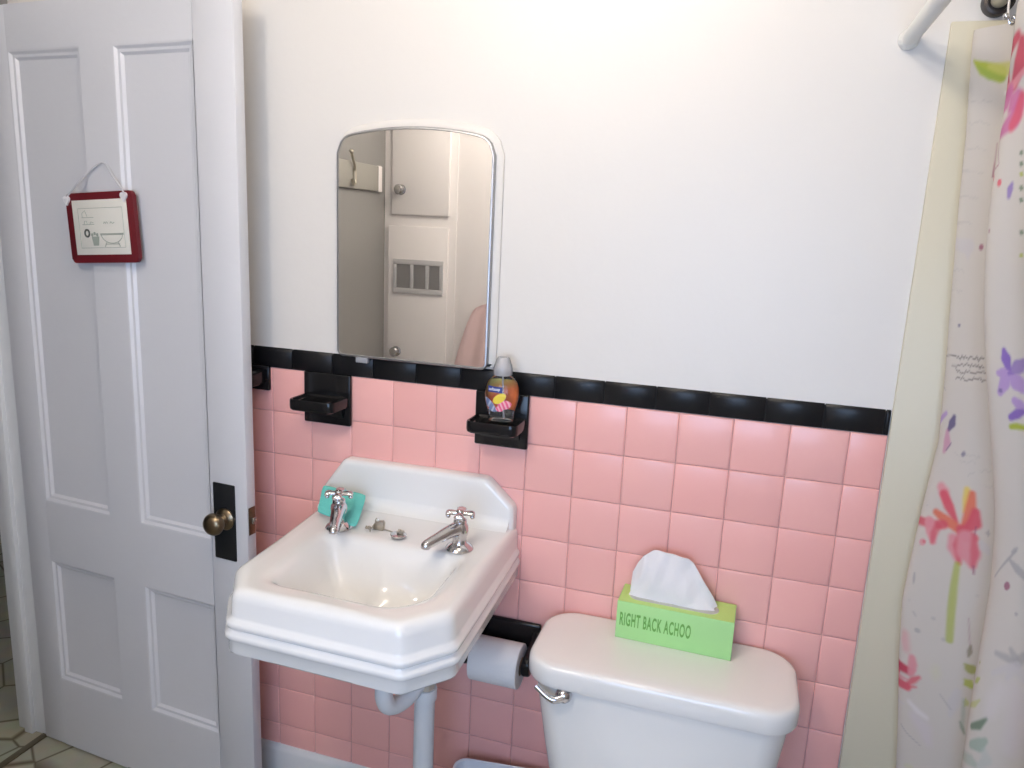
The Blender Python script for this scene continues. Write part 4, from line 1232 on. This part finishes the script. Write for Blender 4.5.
    ((0.42,0.43,0.16,0.85),(0.0022,0.0099,0.0066),0.0025,[(0.1447,0.6992),(0.1457,0.6992)]),
    ((0.42,0.43,0.16,0.75),(0.0022,0.0066,0.0022),0.0025,[(0.298,0.7676),(0.2887,0.7554),(0.2507,0.7334)]),
    ((0.1,0.16,0.1,0.85),(0.0033,0.0088,0.0066),0.003,[(0.3147,0.7407),(0.3047,0.7236),(0.2907,0.7139)]),
    ((0.3,0.36,0.3,0.9),(0.0066,0.0132,0.0088),0.003,[(0.3187,0.7017),(0.3113,0.6895),(0.2973,0.6822)]),
    ((0.1,0.16,0.1,0.6),(0.0018,0.004,0.0022),0.002,[(0.1433,0.6578),(0.15,0.6382)]),
    ((0.3,0.36,0.3,0.6),(0.0022,0.0033,0.0022),0.003,[(0.1433,0.7041),(0.1467,0.648)]),
    ((0.3,0.36,0.3,0.6),(0.0066,0.011,0.0066),0.004,[(0.2487,0.648),(0.2993,0.6529),(0.3093,0.6504)]),
    ((0.42,0.45,0.42,0.6),(0.0066,0.011,0.0066),0.004,[(0.3207,0.6822),(0.3253,0.67),(0.318,0.6529)]),
    ((0.33,0.31,0.31,0.7),(0.0048,0.007,0.0044),0.003,[(0.3127,0.8627),(0.3307,0.8627),(0.3453,0.8603)]),
    ((0.33,0.31,0.31,0.7),(0.0048,0.007,0.0044),0.003,[(0.3347,0.8798),(0.3407,0.87),(0.3453,0.8603)]),
    ((0.5,0.47,0.47,0.7),(0.0048,0.007,0.0044),0.003,[(0.3127,0.8261),(0.3307,0.8432),(0.3453,0.8603)]),
    ((0.5,0.47,0.47,0.7),(0.0048,0.007,0.0044),0.003,[(0.3347,0.8286),(0.3407,0.8456),(0.3453,0.8603)]),
    ((0.33,0.31,0.31,0.7),(0.0048,0.007,0.0044),0.003,[(0.35,0.8798),(0.3473,0.87),(0.3453,0.8603)]),
    ((0.5,0.47,0.47,0.7),(0.0048,0.007,0.0044),0.003,[(0.3507,0.8359),(0.348,0.8481),(0.3453,0.8603)]),
    ((0.56,0.5,0.52,0.5),(0.0132,0.0198,0.0132),0.01,[(0.3467,0.8164),(0.3547,0.7676),(0.3513,0.709)]),
    ((0.6,0.55,0.56,0.4),(0.0132,0.0176,0.0132),0.01,[(0.328,0.8042),(0.3213,0.7798),(0.3187,0.7578)]),
    ((0.33,0.31,0.31,0.7),(0.0029,0.0029,0.0029),0.0015,[(0.3353,0.9432),(0.336,0.9432)]),
    ((0.55,0.53,0.35,0.5),(0.0044,0.0088,0.0044),0.008,[(0.1093,0.7456),(0.1093,0.7261)]),
    ((0.5,0.5,0.3,0.6),(0.0022,0.0044,0.0022),0.004,[(0.0767,0.5162),(0.0867,0.5211)]),
    ((0.33,0.31,0.31,0.4),(0.0013,0.0013,0.0013),0.0015,[(0.0433,1.2092),(0.042,1.2092)]),
    ((0.33,0.31,0.31,0.4),(0.0013,0.0013,0.0013),0.0015,[(0.0427,1.114),(0.0413,1.114)]),
    ((0.33,0.31,0.31,0.4),(0.0013,0.0013,0.0013),0.0015,[(0.0687,1.0506),(0.07,1.0506)]),
    ((0.33,0.31,0.31,0.4),(0.0013,0.0013,0.0013),0.0015,[(0.0707,0.9725),(0.072,0.9725)]),
    ((0.33,0.31,0.31,0.4),(0.0013,0.0013,0.0013),0.0015,[(0.0707,0.8603),(0.072,0.8603)]),
    ((0.6,0.24,0.27,0.9),(0.0088,0.011,0.0066),0.004,[(0.366,1.2121),(0.3707,1.2048),(0.376,1.1901)]),
    ((0.56,0.085,0.12,0.95),(0.0088,0.0099,0.0044),0.003,[(0.3713,1.1999),(0.38,1.1804),(0.3913,1.156)]),
    ((0.6,0.15,0.09,0.95),(0.0066,0.0099,0.0088),0.003,[(0.3653,1.1633),(0.3787,1.1535),(0.3947,1.1438)]),
    ((0.6,0.24,0.27,0.95),(0.011,0.0099,0.0055),0.003,[(0.3587,1.1413),(0.3633,1.1242),(0.368,1.1072)]),
    ((0.56,0.085,0.12,0.7),(0.0066,0.0066,0.0033),0.003,[(0.3707,1.1389),(0.3673,1.1218),(0.3667,1.1047)]),
    ((0.65,0.48,0.08,0.85),(0.0055,0.0066,0.0022),0.003,[(0.4007,1.2194),(0.4007,1.1999),(0.3993,1.1779)]),
    ((0.6,0.15,0.09,0.95),(0.0055,0.0088,0.0066),0.003,[(0.4067,1.2145),(0.406,1.1877),(0.4013,1.1511)]),
    ((0.56,0.085,0.12,0.95),(0.0066,0.011,0.0066),0.003,[(0.4113,1.1828),(0.4107,1.1608),(0.402,1.1438)]),
    ((0.56,0.085,0.12,0.9),(0.0088,0.011,0.0088),0.003,[(0.398,1.1438),(0.404,1.134),(0.41,1.134)]),
    ((0.6,0.24,0.27,0.95),(0.0088,0.0132,0.0044),0.004,[(0.39,1.1242),(0.3933,1.1072),(0.3987,1.0828)]),
    ((0.56,0.085,0.12,0.8),(0.0044,0.0066,0.0033),0.003,[(0.398,1.1389),(0.3953,1.112),(0.4,1.0803)]),
    ((0.6,0.24,0.27,0.95),(0.0132,0.0176,0.0044),0.004,[(0.404,1.1316),(0.4073,1.1047),(0.412,1.0803)]),
    ((0.56,0.085,0.12,0.7),(0.0033,0.0066,0.0044),0.003,[(0.4113,1.1389),(0.4133,1.1096),(0.4133,1.0828)]),
    ((0.6,0.24,0.27,0.9),(0.0088,0.011,0.0066),0.004,[(0.586,0.8421),(0.5907,0.8348),(0.596,0.8201)]),
    ((0.56,0.085,0.12,0.95),(0.0088,0.0099,0.0044),0.003,[(0.5913,0.8299),(0.6,0.8104),(0.6113,0.786)]),
    ((0.6,0.15,0.09,0.95),(0.0066,0.0099,0.0088),0.003,[(0.5853,0.7933),(0.5987,0.7835),(0.6147,0.7738)]),
    ((0.6,0.24,0.27,0.95),(0.011,0.0099,0.0055),0.003,[(0.5787,0.7713),(0.5833,0.7542),(0.588,0.7372)]),
    ((0.56,0.085,0.12,0.7),(0.0066,0.0066,0.0033),0.003,[(0.5907,0.7689),(0.5873,0.7518),(0.5867,0.7347)]),
    ((0.65,0.48,0.08,0.85),(0.0055,0.0066,0.0022),0.003,[(0.6207,0.8494),(0.6207,0.8299),(0.6193,0.8079)]),
    ((0.6,0.15,0.09,0.95),(0.0055,0.0088,0.0066),0.003,[(0.6267,0.8445),(0.626,0.8177),(0.6213,0.7811)]),
    ((0.56,0.085,0.12,0.95),(0.0066,0.011,0.0066),0.003,[(0.6313,0.8128),(0.6307,0.7908),(0.622,0.7738)]),
    ((0.56,0.085,0.12,0.9),(0.0088,0.011,0.0088),0.003,[(0.618,0.7738),(0.624,0.764),(0.63,0.764)]),
    ((0.6,0.24,0.27,0.95),(0.0088,0.0132,0.0044),0.004,[(0.61,0.7542),(0.6133,0.7372),(0.6187,0.7128)]),
    ((0.56,0.085,0.12,0.8),(0.0044,0.0066,0.0033),0.003,[(0.618,0.7689),(0.6153,0.742),(0.62,0.7103)]),
    ((0.6,0.24,0.27,0.95),(0.0132,0.0176,0.0044),0.004,[(0.624,0.7616),(0.6273,0.7347),(0.632,0.7103)]),
    ((0.56,0.085,0.12,0.7),(0.0033,0.0066,0.0044),0.003,[(0.6313,0.7689),(0.6333,0.7396),(0.6333,0.7128)]),
    ((0.6,0.24,0.27,0.9),(0.0088,0.011,0.0066),0.004,[(0.746,1.3921),(0.7507,1.3848),(0.756,1.3701)]),
    ((0.56,0.085,0.12,0.95),(0.0088,0.0099,0.0044),0.003,[(0.7513,1.3799),(0.76,1.3604),(0.7713,1.336)]),
    ((0.6,0.15,0.09,0.95),(0.0066,0.0099,0.0088),0.003,[(0.7453,1.3433),(0.7587,1.3335),(0.7747,1.3238)]),
    ((0.6,0.24,0.27,0.95),(0.011,0.0099,0.0055),0.003,[(0.7387,1.3213),(0.7433,1.3042),(0.748,1.2872)]),
    ((0.56,0.085,0.12,0.7),(0.0066,0.0066,0.0033),0.003,[(0.7507,1.3189),(0.7473,1.3018),(0.7467,1.2847)]),
    ((0.65,0.48,0.08,0.85),(0.0055,0.0066,0.0022),0.003,[(0.7807,1.3994),(0.7807,1.3799),(0.7793,1.3579)]),
    ((0.6,0.15,0.09,0.95),(0.0055,0.0088,0.0066),0.003,[(0.7867,1.3945),(0.786,1.3677),(0.7813,1.3311)]),
    ((0.56,0.085,0.12,0.95),(0.0066,0.011,0.0066),0.003,[(0.7913,1.3628),(0.7907,1.3408),(0.782,1.3238)]),
    ((0.56,0.085,0.12,0.9),(0.0088,0.011,0.0088),0.003,[(0.778,1.3238),(0.784,1.314),(0.79,1.314)]),
    ((0.6,0.24,0.27,0.95),(0.0088,0.0132,0.0044),0.004,[(0.77,1.3042),(0.7733,1.2872),(0.7787,1.2628)]),
    ((0.56,0.085,0.12,0.8),(0.0044,0.0066,0.0033),0.003,[(0.778,1.3189),(0.7753,1.292),(0.78,1.2603)]),
    ((0.6,0.24,0.27,0.95),(0.0132,0.0176,0.0044),0.004,[(0.784,1.3116),(0.7873,1.2847),(0.792,1.2603)]),
    ((0.56,0.085,0.12,0.7),(0.0033,0.0066,0.0044),0.003,[(0.7913,1.3189),(0.7933,1.2896),(0.7933,1.2628)])
]
#MOTIFS_HERE
NUC, NZC = 620, 560
bm = new()
lay = bm.verts.layers.float_color.new('print')
import array
g = []
base = (0.53, 0.49, 0.445)
grid = [[None] * (NZC + 1) for _ in range(NUC + 1)]
colr = [[base] * (NZC + 1) for _ in range(NUC + 1)]
ULEN = 1.45      # metres of cloth for u = 0..1
def paint(col, ws, soft, pts):
    us = [p[0] for p in pts]; zs = [p[1] for p in pts]
    pad = max(ws) + soft
    i0 = max(0, int((min(us) - pad / ULEN) * NUC)); i1 = min(NUC, int((max(us) + pad / ULEN) * NUC) + 1)
    j0 = max(0, int((min(zs) - pad - CZ0) / (CZ1 - CZ0) * NZC)); j1 = min(NZC, int((max(zs) + pad - CZ0) / (CZ1 - CZ0) * NZC) + 1)
    n = len(pts) - 1
    for i in range(i0, i1 + 1):
        x = i / NUC * ULEN
        for j in range(j0, j1 + 1):
            z = CZ0 + (CZ1 - CZ0) * j / NZC
            best = 9
            for k in range(n):
                ax, az = pts[k][0] * ULEN, pts[k][1]
                bx_, bz_ = pts[k + 1][0] * ULEN, pts[k + 1][1]
                dx, dz = bx_ - ax, bz_ - az
                L2 = dx * dx + dz * dz
                t = 0 if L2 < 1e-12 else max(0, min(1, ((x - ax) * dx + (z - az) * dz) / L2))
                T_ = (k + t) / n
                w = ws[0] + (ws[1] - ws[0]) * T_ * 2 if T_ < 0.5 else ws[1] + (ws[2] - ws[1]) * (T_ - 0.5) * 2
                d = math.hypot(x - ax - dx * t, z - az - dz * t) - w
                if d < best:
                    best = d
            if best < soft:
                f = 1 - max(0, best + soft) / (2 * soft) if best > -soft else 1
                a = f * col[3]
                c0 = colr[i][j]
                colr[i][j] = tuple(c0[q] * (1 - a) + col[q] * a for q in range(3))
for m_ in MOTIFS:
    paint(*m_)
for j in range(NZC + 1):
    z = CZ0 + (CZ1 - CZ0) * j / NZC
    pth = cpath(z)
    for i in range(NUC + 1):
        p = cpoint(i / NUC, z, pth)
        v = bm.verts.new(p)
        v[lay] = (*colr[i][j], 1)
        grid[i][j] = v
for i in range(NUC):
    for j in range(NZC):
        bm.faces.new((grid[i][j], grid[i + 1][j], grid[i + 1][j + 1], grid[i][j + 1]))
cur = obj('shower_curtain', bm, CLOTH, org=(0.7, -0.4, CZ0), recalc=False, angle=180)
tag(cur, 'pale shower curtain printed with watercolour flowers beside the cistern', 'shower curtain')

# ------------------------------------------------------------------ linen closet and hook board seen in the mirror
clo = thing('linen_closet', 'built-in white closet with small knobs seen in the mirror', 'closet', (-1.2, YF, 0))
co = (-1.2, YF, 0)
bm = new()
box(bm, XL + 0.001, -1.10, YF + 0.0005, YF + 0.006, 0.0005, 2.35, 0.001)
obj('face_frame', bm, CABINET, clo, co)
def cdoor(x0, x1, z0, z1, kx, kz, vent=False):
    b = new(); box(b, x0, x1, YF + 0.0062, YF + 0.022, z0, z1, 0.004)
    d = obj('closet_door', b, CABINET, clo, co)
    b = new()
    lathe(b, [(0.026, 0.040), (0.026, 0.044), (0.012, 0.048), (0.010, 0.062), (0.022, 0.067), (0.025, 0.076), (0.019, 0.084), (0.0, 0.087)], (kx, YF - 0.018, kz), (0, 1, 0), 20)
    obj('knob', b, CHROME, d, co)
    return d
cdoor(-1.452, -1.138, 1.562, 2.28, -1.40, 1.685)
lo = cdoor(-1.470, -1.138, 0.12, 1.505, -1.415, 0.855)
bm = new()
vx0, vx1, vz0, vz1 = -1.435, -1.158, 1.165, 1.338
yv0, yv1 = YF + 0.0222, YF + 0.032
box(bm, vx0, vx1, yv0, yv1, vz0, vz0 + 0.026, 0.002); box(bm, vx0, vx1, yv0, yv1, vz1 - 0.026, vz1, 0.002)
w3 = (vx1 - vx0)
for k, xx in enumerate((vx0, vx0 + w3 * 0.345, vx0 + w3 * 0.655, vx1 - 0.018)):
    box(bm, xx, xx + 0.018, yv0, yv1, vz0 + 0.026, vz1 - 0.026, 0.001)
vt = obj('vent_grille', bm, VENTM, lo, co, label='grey metal vent grille')
bm = new(); box(bm, vx0 + 0.004, vx1 - 0.004, yv0, yv0 + 0.0015, vz0 + 0.01, vz1 - 0.01)
for k in range(9):
    z = vz0 + 0.032 + k * 0.0135
    box(bm, vx0 + 0.012, vx1 - 0.012, yv0 + 0.001, yv0 + 0.006, z, z + 0.004)
obj('vent_louvres', bm, VENTDARK, lo, co)
hb = thing('hook_board', 'painted board with a bent coat hook seen in the mirror', 'hook board', (XL, -1.86, 1.73))
hbo = (XL, -1.86, 1.73)
bm = new(); box(bm, XL + 0.0005, XL + 0.022, -1.985, -1.50, 1.668, 1.790, 0.004)
obj('board', bm, mat('dim_board_grey', (0.36, 0.35, 0.31), 0.5), hb, hbo)  # board colour carries the same dimness as the left wall
bm = new(); box(bm, XL + 0.0005, XL + 0.024, -2.022, -1.9855, 1.666, 1.792, 0.005)
obj('lit_board_end', bm, CABINET, hb, hbo, label='lit end of the board in a paler colour')  # paler piece puts the lamplight on the board's end into colour
bm = new()
hy = -1.735
tube(bm, [(XL + 0.026, hy, 1.70), (XL + 0.026, hy, 1.755)], 0.010, 10)
tube(bm, [(XL + 0.028, hy, 1.745), (XL + 0.036, hy + 0.015, 1.770), (XL + 0.040, hy + 0.040, 1.800), (XL + 0.045, hy + 0.062, 1.825)], 0.0065, 10, 16)
tube(bm, [(XL + 0.028, hy, 1.712), (XL + 0.034, hy + 0.008, 1.690), (XL + 0.036, hy + 0.032, 1.686), (XL + 0.040, hy + 0.046, 1.706)], 0.0065, 10, 16)
sphere(bm, (XL + 0.046, hy + 0.064, 1.828), 0.010)
obj('coat_hook', bm, DULL, hb, hbo, label='dull metal double coat hook')
# pink towel on a small peg beside the closet
tw = thing('hand_towel', 'pink towel hanging at the lower right edge of the mirror reflection', 'towel', (-0.88, YF, 1.1))
two = (-0.88, YF, 1.1)
bm = new()
NT = 40
fr_, bk = {}, {}
for i in range(NT + 1):
    for j in range(NT + 1):
        u, v = i / NT, j / NT
        w = 0.10 + 0.11 * min(1, (1 - v) * 1.6) ** 0.7
        x = -0.86 + (u - 0.5) * 2 * w
        z = 0.62 + 0.53 * v - 0.03 * (2 * u - 1) ** 2 * v
        y = YF + 0.062 + 0.012 * math.sin(u * 22) * (1 - 0.5 * v)
        fr_[i, j] = bm.verts.new((x, y + 0.008, z))
        bk[i, j] = bm.verts.new((x, y - 0.004, z))
for i in range(NT):
    for j in range(NT):
        bm.faces.new((fr_[i, j], fr_[i + 1, j], fr_[i + 1, j + 1], fr_[i, j + 1]))
        bm.faces.new((bk[i, j], bk[i, j + 1], bk[i + 1, j + 1], bk[i + 1, j]))
ring = [(i, 0) for i in range(NT)] + [(NT, j) for j in range(NT)] + [(i, NT) for i in range(NT, 0, -1)] + [(0, j) for j in range(NT, 0, -1)]
for a, b in zip(ring, ring[1:] + ring[:1]):
    bm.faces.new((fr_[a], bk[a], bk[b], fr_[b]))
obj('cloth', bm, PINKCLOTH, tw, two)
bm = new(); tube(bm, [(-0.86, YF + 0.0005, 1.128), (-0.86, YF + 0.090, 1.136)], 0.008, 12); sphere(bm, (-0.86, YF + 0.092, 1.137), 0.013)
obj('peg', bm, CHROME, tw, two)

# ------------------------------------------------------------------ ceiling lamp, added fill lamps, daylight
lamp = thing('ceiling_lamp', 'round glass ceiling lamp over the sink', 'lamp', (0.0, -0.72, H))
lo_ = (0.0, -0.72, H)
bm = new(); lathe(bm, [(0.0, 0.0), (0.09, 0.0), (0.09, -0.02), (0.06, -0.035), (0.05, -0.045), (0.0, -0.045)], lo_, n=32)
obj('base', bm, TRIMPAINT, lamp, lo_)
bm = new(); sphere(bm, (0.0, -0.72, H - 0.115), 0.060, 1, 1, 1, 32, 20)
obj('glass_globe', bm, GLOBE, lamp, lo_)
fill_lamp = thing('ceiling_lamp', 'added unseen fill lamp near the closet', 'lamp', (-0.50, -1.50, H))  # second lamp, added to brighten the front wall in the mirror
lo2 = (-0.50, -1.50, H)
bm = new(); lathe(bm, [(0.0, 0.0), (0.09, 0.0), (0.09, -0.02), (0.06, -0.035), (0.05, -0.045), (0.0, -0.045)], lo2, n=32)
obj('base', bm, TRIMPAINT, fill_lamp, lo2)
bm = new(); sphere(bm, (-0.50, -1.50, H - 0.125), 0.085, 1, 1, 1, 32, 20)
obj('glass_globe', bm, mat('fill_lamp_glass', (1, 1, 1), 0.3, emit=(1.0, 0.91, 0.82), estr=92.0), fill_lamp, lo2)
hl = thing('hall_fill_lamp', 'added unseen fill lamp in the hallway', 'lamp', (-2.9, 0.6, H))  # unseen lamp added so the hallway gets some light
bm = new(); lathe(bm, [(0.0, -0.09), (0.10, -0.085), (0.15, -0.06), (0.16, -0.02), (0.16, 0.0), (0.0, 0.0)], (-2.9, 0.6, H), n=32)
obj('diffuser', bm, mat('hall_fill_glass', (1, 1, 1), 0.4, emit=(0.85, 0.93, 1.0), estr=12.0), hl, (-2.9, 0.6, H))

def area(name, loc, rot, sx, sy, power, col):
    l = bpy.data.lights.new(name, 'AREA')
    l.shape = 'RECTANGLE'
    l.size, l.size_y = sx, sy
    l.energy = power
    l.color = col
    o = bpy.data.objects.new(name, l)
    o.location = loc
    o.rotation_euler = rot
    COL.objects.link(o)
    return o
area('window_daylight', ((WX0 + WX1) / 2, YF - 0.14, (WZ0 + WZ1) / 2), (math.radians(90), 0, 0), WX1 - WX0 - 0.04, WZ1 - WZ0 - 0.04, 29, (0.46, 0.65, 1.0))
w = bpy.data.worlds.new('world')
SC.world = w
w.use_nodes = True
bg = w.node_tree.nodes['Background']
bg.inputs['Color'].default_value = (0.62, 0.78, 1.0, 1)
bg.inputs['Strength'].default_value = 0.8

# ------------------------------------------------------------------ camera
yaw, pit, rol = 0.295228, 0.203283, 0.0451419
f_ = Vector((-math.sin(yaw) * math.cos(pit), math.cos(yaw) * math.cos(pit), -math.sin(pit)))
r_ = Vector((math.cos(yaw), math.sin(yaw), 0))
u_ = r_.cross(f_)
r2 = r_ * math.cos(rol) + u_ * math.sin(rol)
u2 = u_ * math.cos(rol) - r_ * math.sin(rol)
cam = bpy.data.objects.new('camera', bpy.data.cameras.new('camera'))
COL.objects.link(cam)
M = Matrix((r2, u2, -f_)).transposed().to_4x4()
M.translation = Vector((0.320969, -1.53794, 0.354146 + 1.16))
cam.matrix_world = M
cam.data.sensor_width = 36
cam.data.lens = 750.85 * 36 / 1024
cam.data.clip_start = 0.02
SC.camera = cam
SC.view_settings.view_transform = 'Standard'
SC.view_settings.look = 'None'
SC.view_settings.gamma = 1
SC.view_settings.exposure = -0.07
SC.view_settings.use_curve_mapping = False
SC.cycles.use_denoising = True
SC.cycles.max_bounces = 10
SC.cycles.caustics_reflective = False
SC.cycles.caustics_refractive = False
